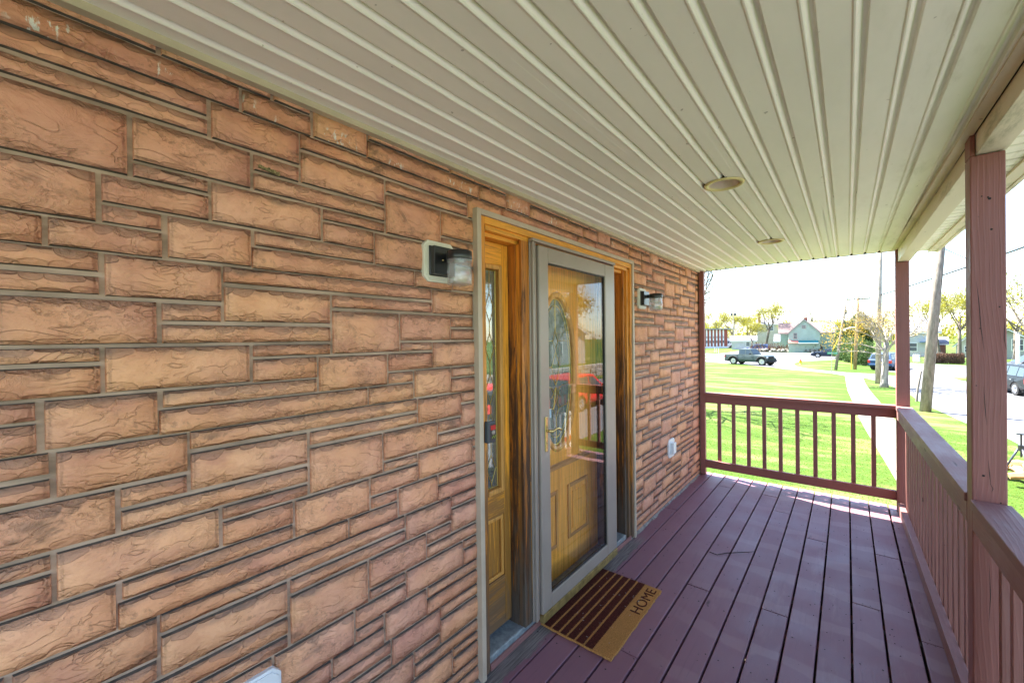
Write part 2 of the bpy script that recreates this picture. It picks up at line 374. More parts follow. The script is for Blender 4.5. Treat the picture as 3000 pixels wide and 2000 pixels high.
# ================================================================== GROUND
def sheet(name, pts, z, mat):
    me = bpy.data.meshes.new(name); me.from_pydata([(x, y, z) for x, y in pts], [], [tuple(range(len(pts)))]); me.materials.append(mat)
    if me.polygons[0].normal.z < 0: me.flip_normals()
    o = bpy.data.objects.new(name, me); COL.objects.link(o); o['kind'] = 'structure'; return o
def grass_mat():
    k = N('spring_grass'); p = k.pos()
    a = k.noise(p, .35, 6, .6); b = k.noise(p, 9, 6, .7); c = k.noise(k.vmul(p, (.3, 1.2, 1)), .5, 5, .6)
    col = k.mix(k.ramp(b, .35, .7), (.036, .078, .010), (.066, .112, .017))
    col = k.mix(k.math('MULTIPLY', k.ramp(c, .52, .66), .55), col, (.20, .22, .07))
    col = k.mix(k.math('MULTIPLY', k.ramp(k.noise(k.vmul(p, (.25, .9, 1)), .7, 7, .65), .52, .66), .75), col, (.15, .15, .065))
    return k.fin(col, .9, k.bump(b, .6, .03), 0, .1)
M['grass'] = grass_mat()
def road_mat(name, c, scale=.25):
    k = N(name); p = k.pos(); a = k.noise(p, scale, 6, .6); b = k.noise(p, 40, 4, .6)
    cr = k.ramp(k.vor(k.vadd(p, k.vmul(k.noise(p, 1.2, 3, .5, 0, True), (1.6, 1.6, 0))), .18, 'DISTANCE_TO_EDGE'), .0, .006, 1, 0)
    col = k.mix(k.ramp(a, .35, .65), c, tuple(x*.78 for x in c)); col = k.mix(k.math('MULTIPLY', b, .3), col, tuple(x*1.3 for x in c))
    col = k.mix(k.math('MULTIPLY', cr, .6), col, tuple(x*.3 for x in c))
    return k.fin(col, .85, k.bump(b, .3, .01), 0, .25)
M['asphalt'] = road_mat('pale_old_asphalt', (.15, .15, .16))
M['concrete'] = road_mat('worn_concrete', (.28, .26, .22), .8)
sheet('ground', [(-900, -300), (900, -300), (900, 1500), (-900, 1500)], G, M['grass'])
sheet('road', [(-60, 104), (-13.6, 60.8), (-10.6, 58.9), (-5, 53.2), (-3.6, 50.6), (-1.3, 49.0), (.2, 47.2), (1.2, 44.9), (2.4, 43.4), (3.2, 40.5), (4.1, 33.8), (4.2, 29.1),
      (4.55, 26), (4.9, 23), (5.4, 20.5), (5.8, 14), (5.9, -60), (14.5, -60), (15, 30), (15.5, 48), (13.5, 62), (11.1, 65.5), (8.9, 67.5), (6.7, 69),
      (4, 84), (1, 97), (-5.7, 101), (-15.8, 104), (-17, 112), (-24, 150), (-40, 165), (-60, 165)], G+.004, M['asphalt'])
sheet('corner_lawn', [(-3.9, 62.4), (-3.2, 56.5), (-1.6, 52.2), (1.3, 48.9), (3.2, 48.3), (4.3, 47), (5.4, 45.9), (5.1, 50), (3.9, 53.5), (3.5, 60), (3.4, 68), (1, 79), (-.7, 72.1), (-3.4, 67.7)], G+.010, M['grass'])
sheet('traffic_island', [(7.7, 47.7), (7.8, 44.6), (8.4, 42.5), (9.4, 41.5), (13, 44), (15.5, 47), (8.7, 48)], G+.010, M['grass'])
sheet('brick_building_lawn', [(-60, 128), (-19.5, 91.1), (-18.8, 96), (-18.8, 112.9), (-25.3, 140), (-60, 160)], G+.010, M['grass'])
sheet('verge_strip', [(-60, 120), (-60, 110.5), (-14.2, 66.5), (-12.9, 69), (-13.6, 75), (-18.5, 80.7)], G+.010, M['grass'])
sheet('far_sidewalk', [(-60, 117), (-60, 114), (-15.0, 69.5), (-13.2, 71), (-13.8, 74), (-16.9, 76)], G+.016, M['concrete'])
walk = empty('sidewalk'); walk['kind'] = 'structure'
cl = [(1.75, 45.2, 1.15), (1.75, 43, 1.1), (1.78, 38.5, 1.05), (1.88, 33, 1.08), (2.05, 28.5, 1.08), (2.2, 23.5, 1.1), (2.4, 19.5, 1.1), (2.55, 17, 1.1), (2.75, 14, 1.15), (3.0, 10, 1.2), (3.2, 5, 1.2), (3.3, 0, 1.2), (3.3, -8, 1.2)]
yy = 45.0
def walk_at(y):
    for a, b in zip(cl, cl[1:]):
        if b[1] <= y <= a[1]:
            t = (a[1]-y)/(a[1]-b[1]); return a[0]+t*(b[0]-a[0]), a[2]+t*(b[2]-a[2])
    return cl[-1][0], 1.2
while yy > -7.5:
    y0 = yy-1.35; j = random.uniform(-.006, .012)
    xa, wa = walk_at(yy); xb, wb = walk_at(y0+.02)
    MB().hexa([(xb-wb/2, y0+.02, G-.05), (xb+wb/2, y0+.02, G-.05), (xa+wa/2, yy, G-.05), (xa-wa/2, yy, G-.05)],
              [(xb-wb/2, y0+.02, G+.028+j), (xb+wb/2, y0+.02, G+.024), (xa+wa/2, yy, G+.026), (xa-wa/2, yy, G+.03+j)]).build('sidewalk_slab', M['concrete'], walk)
    yy = y0
sheet('driveway_apron', [(2.4, 43.4), (3.2, 40.5), (4.1, 33.8), (3.4, 33.0), (2.9, 36.0), (2.6, 36.3), (2.3, 40)], G+.006, M['grass'])

def leaf_mat(name, a, b, tr=.5):
    k = N(name); n = k.noise(k.pos(), .9, 4, .6); n2 = k.noise(k.pos(), 6, 3)
    col = k.mix(k.ramp(k.math('ADD', k.math('MULTIPLY', n, .6), k.math('MULTIPLY', n2, .4)), .35, .65), a, b)
    k.fin(col, .7, None, 0, .2)
    t_ = k.n('BsdfTranslucent'); k.t.links.new(col, t_.inputs[0]); mx = k.n('MixShader'); mx.inputs[0].default_value = tr
    k.t.links.new(k.b.outputs[0], mx.inputs[1]); k.t.links.new(t_.outputs[0], mx.inputs[2]); k.t.links.new(mx.outputs[0], k.out.inputs[0]); return k.m
# near lawn blades (one mass nobody could count)
def blades():
    rng = np.random.default_rng(3); n = 100000
    x = rng.uniform(-6, 5.2, n); y = 5.3 + 16*rng.random(n)**1.3
    keep = np.ones(n, bool)
    for i in range(n):
        if y[i] < 45:
            cx, ww = walk_at(float(y[i]))
            if abs(x[i]-cx) < ww/2-.03-.16*max(0, math.sin(y[i]*2.7+x[i])*math.sin(y[i]*6.1+1)): keep[i] = False
    x = x[keep]; y = y[keep]; n = len(x)
    hgt = rng.uniform(.010, .026, n); a = rng.uniform(0, 6.283, n); wd = rng.uniform(.006, .014, n); ln = rng.uniform(-.03, .03, (n, 2))
    P = np.zeros((n, 3, 3)); P[:, 0] = np.c_[x-wd*np.cos(a), y-wd*np.sin(a), np.full(n, G)]
    P[:, 1] = np.c_[x+wd*np.cos(a), y+wd*np.sin(a), np.full(n, G)]; P[:, 2] = np.c_[x+ln[:, 0], y+ln[:, 1], G+hgt]
    o = tri_obj('lawn_grass', P, leaf_mat('grass_blades', (.12, .19, .025), (.16, .22, .045), .6)); o['kind'] = 'stuff'
    tag(o, 'short green lawn grass growing beside the porch', 'grass')
def tri_obj(name, P, mat, parent=None, k=3):
    n = len(P); me = bpy.data.meshes.new(name); me.vertices.add(n*k); me.loops.add(n*k); me.polygons.add(n)
    me.vertices.foreach_set('co', np.ascontiguousarray(P, dtype=np.float32).ravel())
    me.loops.foreach_set('vertex_index', np.arange(n*k, dtype=np.int32))
    me.polygons.foreach_set('loop_start', np.arange(0, n*k, k, dtype=np.int32))
    me.polygons.foreach_set('loop_total', np.full(n, k, dtype=np.int32))
    me.update(calc_edges=True); me.materials.append(mat)
    o = bpy.data.objects.new(name, me); COL.objects.link(o)
    if parent: o.parent = parent
    return o
blades()

# ================================================================== STONE WALL
PANEL = [(.384,1.122,1.771,1.815),(1.136,1.366,1.716,1.813),(.385,.685,1.662,1.757),(.699,1.123,1.718,1.757),(.698,.960,1.560,1.704),
 (.973,1.226,1.602,1.704),(1.239,1.364,1.660,1.703),(1.239,1.676,1.602,1.648),(.973,1.122,1.561,1.591),(1.134,1.433,1.487,1.591),
 (.455,.684,1.559,1.591),(.455,.638,1.484,1.549),(.650,.904,1.436,1.548),(.917,1.123,1.486,1.549),(.917,1.022,1.438,1.476),
 (1.038,1.225,1.372,1.477),(1.239,1.628,1.437,1.477),(.240,.820,1.368,1.429),(.832,1.023,1.368,1.429)]
PER, SEAM = .991, 1.8205
wall = empty('stone_wall', (0, 0, 0), 'long house wall of orange brown split face stones running along the porch', 'stone wall')
bk = MB().box(-.2, -.0105, -1.6, 1.40, -.25, 2.42).box(-.2, -.0105, 3.14, 5.13, -.25, 2.42).box(-.2, -.0105, 1.40, 3.14, 2.17, 2.42)
bk.build('mortar', M['mortar'], wall)
specs = []
def course(top, y_of, zs, regions):
    for n in range(-3, 7):
        for i, (a, b, c, d) in enumerate(PANEL):
            Y0, Y1 = y_of(a+n*PER), y_of(b+n*PER)
            z0, z1 = top+(c-SEAM)*zs, top+(d-SEAM)*zs
            for (ra, rb, rc, rd) in regions:
                p, q, r_, s_ = max(Y0, ra), min(Y1, rb), max(z0, rc), min(z1, rd)
                if q-p > .015 and s_-r_ > .010: specs.append((i, Y0, z0, Y1-Y0, z1-z0, p, q, r_, s_)); break
for k, off in enumerate([-.395, .216, 0, -.082, -.149, -.22]):
    top = 2.7245-.452*k
    if k == 0: reg = [(-1.5, 3.15, 2.15, 2.362)]
    elif k == 1: reg = [(-1.5, 1.42, 0, 2.17), (-1.5, 3.13, 2.15, 2.362)]
    else: reg = [(-1.5, 1.42, .002, 2.362)]
    if k == 1:
        for n in range(-3, 4):
            for i, (a, b, c, d) in enumerate(PANEL):
                Y0, Y1, z0, z1 = a+n*PER+off, b+n*PER+off, top+c-SEAM, top+d-SEAM
                if z0 >= 2.155 or Y1 < 1.42: p, q, r_, s_ = max(Y0, -1.5), min(Y1, 3.13), z0, z1
                else: p, q, r_, s_ = max(Y0, -1.5), min(Y1, 1.42), z0, z1
                if q-p > .015: specs.append((i, Y0, z0, Y1-Y0, z1-z0, p, q, r_, s_))
    else:
        course(top, lambda y, off=off: y+off, 1., reg)
for k, K0 in enumerate([3.27, 3.986, 3.251, 4.135, 3.856, 3.413, 3.70]):
    top = 2.703-.442*k
    course(top, lambda y, K0=K0: K0+1.03*(y-.698), .978, [(3.16 if k < 2 else 3.135, 5.128, .004, 2.362)])
def stone_geo(sp, local=True):
    i, Y0, z0, W_, H_, p, q, r_, s_ = sp
    rs = random.Random(int(i*977+round(H_*1000)))
    p -= .0016; q += .0016; r_ -= .0014; s_ += .0014; w_, h_ = q-p, s_-r_
    nx = max(2, round(w_/.05)); nz = max(1, round(h_/.04))
    V, F, U1, U2 = [], [], [], []
    ins = .0020
    ox, oz = (0, 0) if local else (p, r_)
    def put(x, u, v): V.append((x, u+ox, v+oz)); U1.append((u+(p-Y0), v+(r_-z0))); U2.append((w_-u+(Y0+W_-q), h_-v+(z0+H_-s_)))
    for b in range(nz+1):
        for a in range(nx+1):
            u = ins+(w_-2*ins)*a/nx; v = ins+(h_-2*ins)*b/nz
            ed = a in (0, nx) or b in (0, nz)
            if a not in (0, nx): u += rs.uniform(-.3, .3)*w_/nx*.6
            x = rs.uniform(-.0022, .0005) if ed else rs.uniform(.0005, .0055)
            if b in (0, nz) and not (a in (0, nx)): v += rs.uniform(-.0012, .0012)
            put(x, u, v)
    for b in range(nz):
        for a in range(nx):
            o = b*(nx+1)+a; F.append((o, o+1, o+nx+2, o+nx+1))
    ring = [a for a in range(nx+1)] + [b*(nx+1)+nx for b in range(1, nz+1)] + [nz*(nx+1)+a for a in range(nx-1, -1, -1)] + [b*(nx+1) for b in range(nz-1, 0, -1)]
    base = len(V)
    for idx in ring:
        x, y_, z_ = V[idx]; u = y_-ox; v = z_-oz
        u2 = 0 if u < ins*1.01+.0001 and idx % (nx+1) == 0 else (w_ if idx % (nx+1) == nx else u)
        v2 = 0 if idx < nx+1 else (h_ if idx >= nz*(nx+1) else v)
        put(-.0115, u2, v2)
    n = len(ring)
    for j in range(n): F.append((ring[j], base+j, base+(j+1) % n, ring[(j+1) % n]))
    return V, F, U1, U2, (i*.37+H_*3) % 5
def stone_mesh(name, parts):
    V, F, U1, U2, S = [], [], [], [], []
    for (v, f, u1, u2, sd_) in parts:
        o = len(V); V += v; F += [tuple(a+o for a in x) for x in f]; U1 += u1; U2 += u2; S += [sd_]*len(v)
    me = bpy.data.meshes.new(name); me.from_pydata(V, [], F); me.update(); me.materials.append(M['stone']); me.materials.append(M['grime_shade'])
    vi = np.zeros(len(me.loops), np.int32); me.loops.foreach_get('vertex_index', vi)
    for nm, U in (('lo', U1), ('hi', U2)):
        lay = me.uv_layers.new(name=nm); lay.data.foreach_set('uv', np.array(U, np.float32)[vi].ravel())
    at = me.attributes.new('seed', 'FLOAT', 'POINT'); at.data.foreach_set('value', np.array(S, np.float32))
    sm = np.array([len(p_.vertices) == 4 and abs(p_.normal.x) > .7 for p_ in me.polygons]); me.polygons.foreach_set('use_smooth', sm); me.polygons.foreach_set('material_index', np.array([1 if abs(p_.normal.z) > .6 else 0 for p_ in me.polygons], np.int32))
    return me
cp = Vector((1.3505, 0, 1.6))
def size_in_view(sp):
    cy, cz = (sp[5]+sp[6])/2, (sp[7]+sp[8])/2
    d = Vector((0, cy, cz))-cp; fw = -(-math.sin(R(YAW))*d.x*-1 if False else 0)+(-math.sin(R(YAW))*d.x+math.cos(R(YAW))*d.y)
    rt = math.cos(R(YAW))*d.x+math.sin(R(YAW))*d.y
    if fw < .2 or abs(rt/fw) > 1.30 or abs(d.z/fw) > .88: return -1/(1+abs(cy))
    return (sp[6]-sp[5])*(sp[8]-sp[7])*1.35/d.length**3
specs.sort(key=size_in_view, reverse=True)
cache = {}
for sp in specs[:298]:
    key = (sp[0], round(sp[3], 3), round(sp[4], 3), round(sp[5]-sp[1], 3), round(sp[6]-sp[1], 3), round(sp[7]-sp[2], 3), round(sp[8]-sp[2], 3))
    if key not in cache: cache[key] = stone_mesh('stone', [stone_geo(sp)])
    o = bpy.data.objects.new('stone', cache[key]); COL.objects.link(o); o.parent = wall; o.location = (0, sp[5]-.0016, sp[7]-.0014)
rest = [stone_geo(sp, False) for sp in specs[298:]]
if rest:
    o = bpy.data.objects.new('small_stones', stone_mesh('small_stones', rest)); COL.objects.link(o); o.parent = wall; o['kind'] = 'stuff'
# wall trims
t = MB().poly([(0.0, 2.352), (.026, 2.352), (.026, 2.374), (0.0, 2.374)], 'y', -1.6, 1.320).poly([(0.0, 2.350), (.028, 2.350), (.028, 2.374), (0.0, 2.374)], 'y', 1.316, 5.14)
t.build('ceiling_trim', M['trim'], wall)
MB().box(-.2, .008, 5.128, 5.150, -.3, 2.37).build('corner_trim', M['caulk'], wall)
# grey caulk and dirt strip along the base of the wall
sq = MB()
for i in range(60):
    y0 = -1.5+i*.115; y1 = y0+.115
    if 1.40 < y0+.05 < 3.15: continue
    if y1 > 5.12: break
    w1 = random.uniform(.008, .022)
    sq.hexa([(-.01, y0, 0), (w1, y0, 0), (w1+random.uniform(-.004, .004), y1, 0), (-.01, y1, 0)], [(-.01, y0, .016), (w1*.5, y0, .008), (w1*.5, y1, .008), (-.01, y1, .016)])
sq.build('base_caulk', plain('grey_caulk', (.30, .27, .25), .8, .25, 30), wall)
# wasp nest remains in a joint
wn_ = MB()
for i in range(14):
    y = .472+.055*i/14; z = 2.128-.010*i/14-.004
    wn_.box(.0, random.uniform(.006, .012), y, y+.006, z-.006, z+random.uniform(.001, .006))
wn_.build('mud_nest', plain('dry_mud', (.34, .27, .13), .9, .35, 120), None)
tag(bpy.data.objects['mud_nest'], 'small lump of dried mud nest in a mortar joint high on the stone wall', 'nest')

# house body behind the wall
hb = empty('house', (-4, 1, 0), 'large house body rising behind the stone porch wall', 'house')
MB().box(-9, -.7, -8, 5.10, G-.5, 5.4).box(-.7, -.2, -8, 1.30, G-.5, 5.4).box(-.7, -.2, 3.25, 5.10, G-.5, 5.4).box(-.7, -.2, 1.30, 3.25, 2.2, 5.4).box(-.7, -.2, 1.3, 3.25, G-.5, .02).build('wall', M['mortar'], hb, loc=(4, -1, 0))
MB().poly([(-9.3, 5.4), (.1, 5.4), (-4.6, 8.2)], 'y', -8.2, 5.3).build('roof', plain('grey_shingles', (.12, .12, .12), .9), hb, loc=(4, -1, 0))

# ================================================================== CEILING
ceil = empty('porch_ceiling', (.9, 2, 2.37), 'cream ribbed soffit ceiling over the porch', 'ceiling')
CZ = 2.372
GX = [.0915+.0997*k for k in range(17)]
LIGHTS = [(.873, 2.29), (.875, 3.92)]
def soffit(name, k0, ks, y0, y1, dx, dz, first=False, last=False):
    prof = []
    xs = GX[k0]-.05 if not first else .004
    xe = GX[ks]+.0497 if not last else 1.735
    prof.append((xs, 0))
    for k in range(k0, ks+1):
        g = GX[k]
        prof += [(g-.0240, 0), (g-.0205, -.0026), (g-.0165, -.0030), (g-.0130, -.0005), (g-.0040, .0135), (g+.0020, .0150), (g+.0065, .0135), (g+.0085, .0010), (g+.0100, 0)]
    prof.append((xe, 0)); 
    if not last: prof.append((xe+.006, .0016))
    # flats get a few cuts so that the downlight holes can be made
    pr = []
    for a, b in zip(prof, prof[1:]):
        pr.append(a); L = b[0]-a[0]
        if L > .03:
            m = int(L/.012)
            pr += [(a[0]+L*i/m, 0) for i in range(1, m)]
    pr.append(prof[-1])
    ys = [y0]
    for lx, ly in LIGHTS:
        if y0 < ly < y1 and xs-.1 < lx < xe+.1: ys += [ly-.09+.0075*i for i in range(25)]
    ys.append(y1)
    V = []; F = []
    n = len(pr)
    for y in ys:
        for (x, z) in pr: V.append((x+dx, y, CZ+dz+z))
    for j in range(len(ys)-1):
        for i in range(n-1):
            cx = (pr[i][0]+pr[i+1][0])/2; cy = (ys[j]+ys[j+1])/2
            if len(ys) > 2 and any((cx-lx)**2+(cy-ly)**2 < .079**2 for lx, ly in LIGHTS): continue
            o = j*n+i; F.append((o, o+n, o+n+1, o+1))
    b = MB(); b.v = V; b.f = F
    return b.build(name, M['soffit'], ceil, loc=(-.9, -2, -2.37))
seams = [3.55, .88, 1.69, 3.2, 2.93, 2.95]
for p_ in range(6):
    k0, k1 = 3*p_, min(3*p_+2, 16)
    soffit('soffit_panel', k0, k1, -1.6, seams[p_]+.01, 0, 0, p_ == 0, p_ == 5)
    soffit('soffit_panel', k0, k1, seams[p_], 5.155, random.choice([-.0012, .0012]), -.0004, p_ == 0, p_ == 5)
MB().box(0, 1.95, 5.158, 5.175, CZ-.004, CZ+.10).build('end_flashing', M['trim'], ceil, loc=(-.9, -2, -2.37))
MB().box(0, 1.95, 5.150, 5.158, CZ+.0, CZ+.02).build('end_gap', M['dark'], ceil, loc=(-.9, -2, -2.37))
# inner trim beside the beam
def XB(Y): return .0116*(5.12-Y)
def skew(x0, x1, y0, y1, z0, z1, zt=0.):   # a long member that follows the slightly flared outer porch line
    a, b = XB(y0), XB(y1)
    za, zb = zt*(5.12-y0), zt*(5.12-y1)
    return [(x0+a, y0, z0+za), (x1+a, y0, z0+za), (x1+b, y1, z0+zb), (x0+b, y1, z0+zb)], [(x0+a, y0, z1), (x1+a, y0, z1), (x1+b, y1, z1), (x0+b, y1, z1)]
MB().hexa(*skew(1.665, 1.700, -1.6, 5.155, CZ-.007, CZ+.012)).build('ceiling_trim', M['beamwrap'], ceil, loc=(-.9, -2, -2.37))
# beam
beam = empty('porch_beam', (1.75, 2, 2.3), 'dirty cream clad beam resting on the porch posts', 'beam')
MB().hexa(*skew(1.706, 1.786, -1.6, 2.425, 2.254, 2.37, .0125)).build('beam_cladding', M['beamwrap'], beam, bevel=.002, loc=(-1.75, -2, -2.3))
MB().hexa(*skew(1.706, 1.786, 2.427, 5.150, 2.254, 2.37, .0125)).build('beam_cladding', M['beamwrap'], beam, bevel=.002, loc=(-1.75, -2, -2.3))
# eave
eave = empty('porch_eave', (1.9, 2, 2.35), 'narrow ribbed eave soffit outside the porch beam', 'eave')
n_e = 0
y = 5.14
while y > -1.5:
    y0 = y-.098
    prf = [(y0, 0), (y0+.010, .008), (y0+.016, .008), (y0+.022, 0), (y, 0)]
    V = []; F = []
    for x, dz in ((1.786, .0), (1.955, -.0)):
        for (yy_, zz) in prf: V.append((x+XB(y), yy_, 2.338+zz+dz))
    F = [(i, i+5, i+6, i+1) for i in range(4)]
    b = MB(); b.v = V; b.f = F; b.build('soffit_panel', M['soffit'], eave, loc=(-1.9, -2, -2.35)); y = y0
MB().hexa(*skew(1.905, 1.955, -1.6, 5.17, 2.326, 2.337)).hexa(*skew(1.955, 1.975, -1.6, 5.17, 2.322, 2.48)).build('fascia', M['beamwrap'], eave, loc=(-1.9, -2, -2.35))
rf = MB().box(-.2, 2.06, -1.7, 5.19, 2.49, 2.54)
o = rf.build('porch_roof', plain('grey_roofing', (.13, .13, .13), .9)); tag(o, 'low roof slab above the porch ceiling', 'roof')

# downlights
def downlight(x, y, label):
    t = empty('recessed_light', (x, y, CZ), label, 'ceiling light', 'recessed lights in the porch ceiling')
    prof = [(.0925, -.002), (.0915, -.0065), (.086, -.009), (.074, -.0075), (.071, -.003), (.0705, .002)]
    MB().lathe(prof).build('trim_ring', M['ring'], t, True)
    MB().lathe([(.0705, .0), (.066, .03), (.055, .065), (.048, .085)]).build('reflector', M['baffle'], t, True)
    MB().lathe([(.048, .085), (.036, .078), (.02, .074), (.0005, .0735)]).build('lamp', M['bulb'], t, True)
    for dx, dy in ((-.075, -.028), (.024, -.078)):
        MB().box(dx-.010, dx+.008, dy-.012, dy+.006, -.001, .010).build('gap', M['dark'], t)
    return t
downlight(*LIGHTS[0], 'round recessed light with yellowed rim, the larger one nearer the camera')
downlight(*LIGHTS[1], 'round recessed light with yellowed rim, farther away near the open end')

# ================================================================== DECK
deck = empty('porch_deck', (.9, 2, 0), 'plum painted timber deck of long boards', 'deck')
edges = [0.0] + [.121+.138*k for k in range(12)] + [1.785]
JO = {0: [3.9], 1: [1.2], 2: [4.817, .3], 3: [1.968], 4: [2.77], 5: [4.81], 6: [4.43, .6], 7: [2.785], 8: [3.986, 1.0], 9: [1.75], 10: [3.185], 11: [3.99], 12: [3.0]}
for i in range(13):
    x0 = edges[i] if i else -.02; x1 = edges[i+1]-.0095
    if i == 12: x0, x1 = 1.642, 1.80
    cuts = [5.235-random.uniform(0, .006)]+JO.get(i, [])+[-1.6]
    for a, b in zip(cuts, cuts[1:]):
        dz = random.uniform(-.0025, .0008); s_ = random.uniform(-.0008, .0008)
        fx = .006 if i >= 11 else 0
        bo = MB().hexa([(x0+s_, b+.0018, -.028), (x1+s_, b+.0018, -.028), (x1, a-.0018, -.028), (x0, a-.0018, -.028)],
                       [(x0+s_, b+.0018, dz), (x1+s_, b+.0018, dz), (x1, a-.0018, dz), (x0, a-.0018, dz)])
        bo.build('deck_board', M['deck'], deck, bevel=.0035, loc=(-.9, -2, 0))
nl = MB()
jy = 5.05
while jy > .9:
    for i in range(13):
        for fx in (.22, .78):
            if random.random() < .10: continue
            x = edges[i]+(edges[i+1]-edges[i])*fx+random.uniform(-.008, .008); yv = jy+random.uniform(-.012, .012); r_ = random.uniform(.003, .005)
            nl.lathe([(r_, .0006), (.0001, .0009)], (x, yv, 0), 7)
    jy -= .406
for i, ys_ in JO.items():
    for jy in ys_:
        for fx in (.15, .35, .6, .85):
            x = edges[i]+(edges[i+1]-edges[i])*fx; nl.lathe([(.0035, .0006), (.0001, .0009)], (x, jy+random.choice([-.016, .014]), 0), 7)
nl.build('nail_heads', plain('rusty_nails', (.03, .02, .02), .8), deck, loc=(-.9, -2, 0))['kind'] = 'stuff'
MB().box(-.05, 1.80, 5.19, 5.225, -.24, -.03).box(1.765, 1.80, -1.6, 5.2, -.24, -.03).build('rim_joist', M['rail_x'], deck, loc=(-.9, -2, 0))
jm = MB()
jy = 5.05
while jy > -1.5: jm.box(-.05, 1.76, jy-.019, jy+.019, -.2, -.031); jy -= .406
jm.build('joist', plain('old_joist_wood', (.12, .09, .07), .9), deck, loc=(-.9, -2, 0))
for (px, py) in ((.1, 5.1), (1.72, 5.1), (1.74, 2.4), (1.76, -.5)):
    MB().box(px-.05, px+.05, py-.05, py+.05, G-.2, -.24).build('support_post', M['post'], deck, loc=(-.9, -2, 0))
gr_ = MB(); rs = random.Random(15)
for i in range(260):
    x, y = rs.uniform(.05, 1.66), rs.uniform(1.0, 5.1)
    if rs.random() < .4: x = rs.choice(edges[2:-1])-.006+rs.uniform(-.012, .012)
    q_ = rs.uniform(.0012, .0042); a = rs.uniform(0, 3)
    gr_.v += [(x+q_*math.cos(a), y+q_*math.sin(a), .001), (x-q_*math.sin(a), y+q_*math.cos(a), .001), (x-q_*math.cos(a)*1.5, y-q_*math.sin(a), .001), (x, y, .001+q_*.8)]
    n0_ = len(gr_.v)-4; gr_.f += [(n0_, n0_+1, n0_+3), (n0_+1, n0_+2, n0_+3), (n0_+2, n0_, n0_+3)]
go_ = gr_.build('deck_grit', plain('dark_grit', (.05, .04, .03), .9, .3, 200)); tag(go_, 'dark crumbs of grit and leaf litter scattered over the deck boards', 'grit', kind='stuff')
tw = MB().tube([(.545, 3.275, .004), (.60, 3.262, .005), (.65, 3.33, .006), (.70, 3.37, .008), (.76, 3.43, .006), (.805, 3.478, .005)], [.002, .0025, .003, .003, .0025, .0015], 6).build('twig', plain('twig_bark', (.05, .025, .025), .9), None)
tag(tw, 'thin dark twig lying across three deck boards', 'twig')

# ================================================================== POSTS AND RAILINGS
def post(name, x0, x1, y0, y1, z1, label, nx=None):
    t = empty(name, ((x0+x1)/2, (y0+y1)/2, 0), label, 'post', 'porch posts')
    L = (-(x0+x1)/2, -(y0+y1)/2, 0)
    if nx is None: MB().box(x0, x1, y0, y1, .001, z1).build('shaft', M['post'], t, bevel=.004, loc=L)
    else:
        MB().box(x0, x1, y0, y1, .001, z1).build('shaft', M['post'], t, bevel=.004, loc=L)
        MB().box(x0, nx, y0, y1, z1+.001, CZ-.002).build('notched_top', M['post'], t, bevel=.003, loc=L)
    return t
post('porch_post', .010, .064, 5.095, 5.150, CZ-.008, 'slim half post fixed to the far end of the stone wall')
post('porch_post', 1.690, 1.780, 5.055, 5.145, 2.252, 'square corner post at the far end of the deck, between the two railings', 1.706)
p3 = post('porch_post', 1.722, 1.813, 2.36, 2.450, 2.285, 'big weathered post close to the camera at the right edge', 1.736)
Lp = (-(1.722+1.813)/2, -(2.36+2.450)/2, 0)
for (x, z, r_) in ((1.772, 2.112, .0045), (1.768, 2.118, .003), (1.776, 1.995, .0035), (1.752, 2.125, .0025), (1.795, 1.70, .0025), (1.745, 1.62, .002), (1.752, 1.055, .004), (1.795, .96, .0025), (1.735, 1.40, .002), (1.80, .62, .003)):
    MB().tube([(x, 2.3600, z), (x, 2.3592, z)], r_, 9).build('nail_hole', M['dark'], p3, loc=Lp)
def split(pts): MB().tube([(x, 2.3602, z) for x, z in pts], [.0003]+[.0011]*(len(pts)-2)+[.0003], 5).build('split', M['dark'], p3, loc=Lp)
split([(1.737, 1.80), (1.743, 1.72), (1.748, 1.62), (1.756, 1.53)]); split([(1.754, 1.40), (1.757, 1.32), (1.761, 1.25)]); split([(1.764, 1.12), (1.768, 1.06), (1.770, 1.02)])
split([(1.808, 1.66), (1.806, 1.58), (1.811, 1.54)]); split([(1.765, .72), (1.768, .60), (1.764, .50)]); split([(1.768, 1.03), (1.776, 1.01), (1.772, .995)])
post('porch_post', 1.755, 1.846, -1.2, -1.11, 2.30, 'post of the porch behind the camera')

fr = empty('far_railing', (.9, 5.13, 0), 'red brown railing across the far end of the deck', 'railing')
L = (-.9, -5.13, 0)
MB().box(.064, 1.690, 5.070, 5.165, .921, .957).build('top_rail', M['rail_x'], fr, bevel=.003, loc=L)
MB().box(.064, 1.690, 5.105, 5.143, .838, .919).build('sub_rail', M['rail_x'], fr, bevel=.003, loc=L)
MB().hexa([(.064, 5.098, .085), (1.69, 5.098, .140), (1.69, 5.136, .140), (.064, 5.136, .085)], [(.064, 5.098, .172), (1.69, 5.098, .240), (1.69, 5.136, .240), (.064, 5.136, .172)]).build('bottom_rail', M['rail_x'], fr, bevel=.003, loc=L) if False else \
MB().box(.064, 1.690, 5.098, 5.136, .088, .176).build('bottom_rail', M['rail_x'], fr, bevel=.004, loc=L)
for i in range(10):
    x = .199+.1480*i+.005
    MB().box(x-.018, x+.018, 5.138, 5.170, .10, .90).build('baluster', M['baluster'], fr, bevel=.002, loc=L)

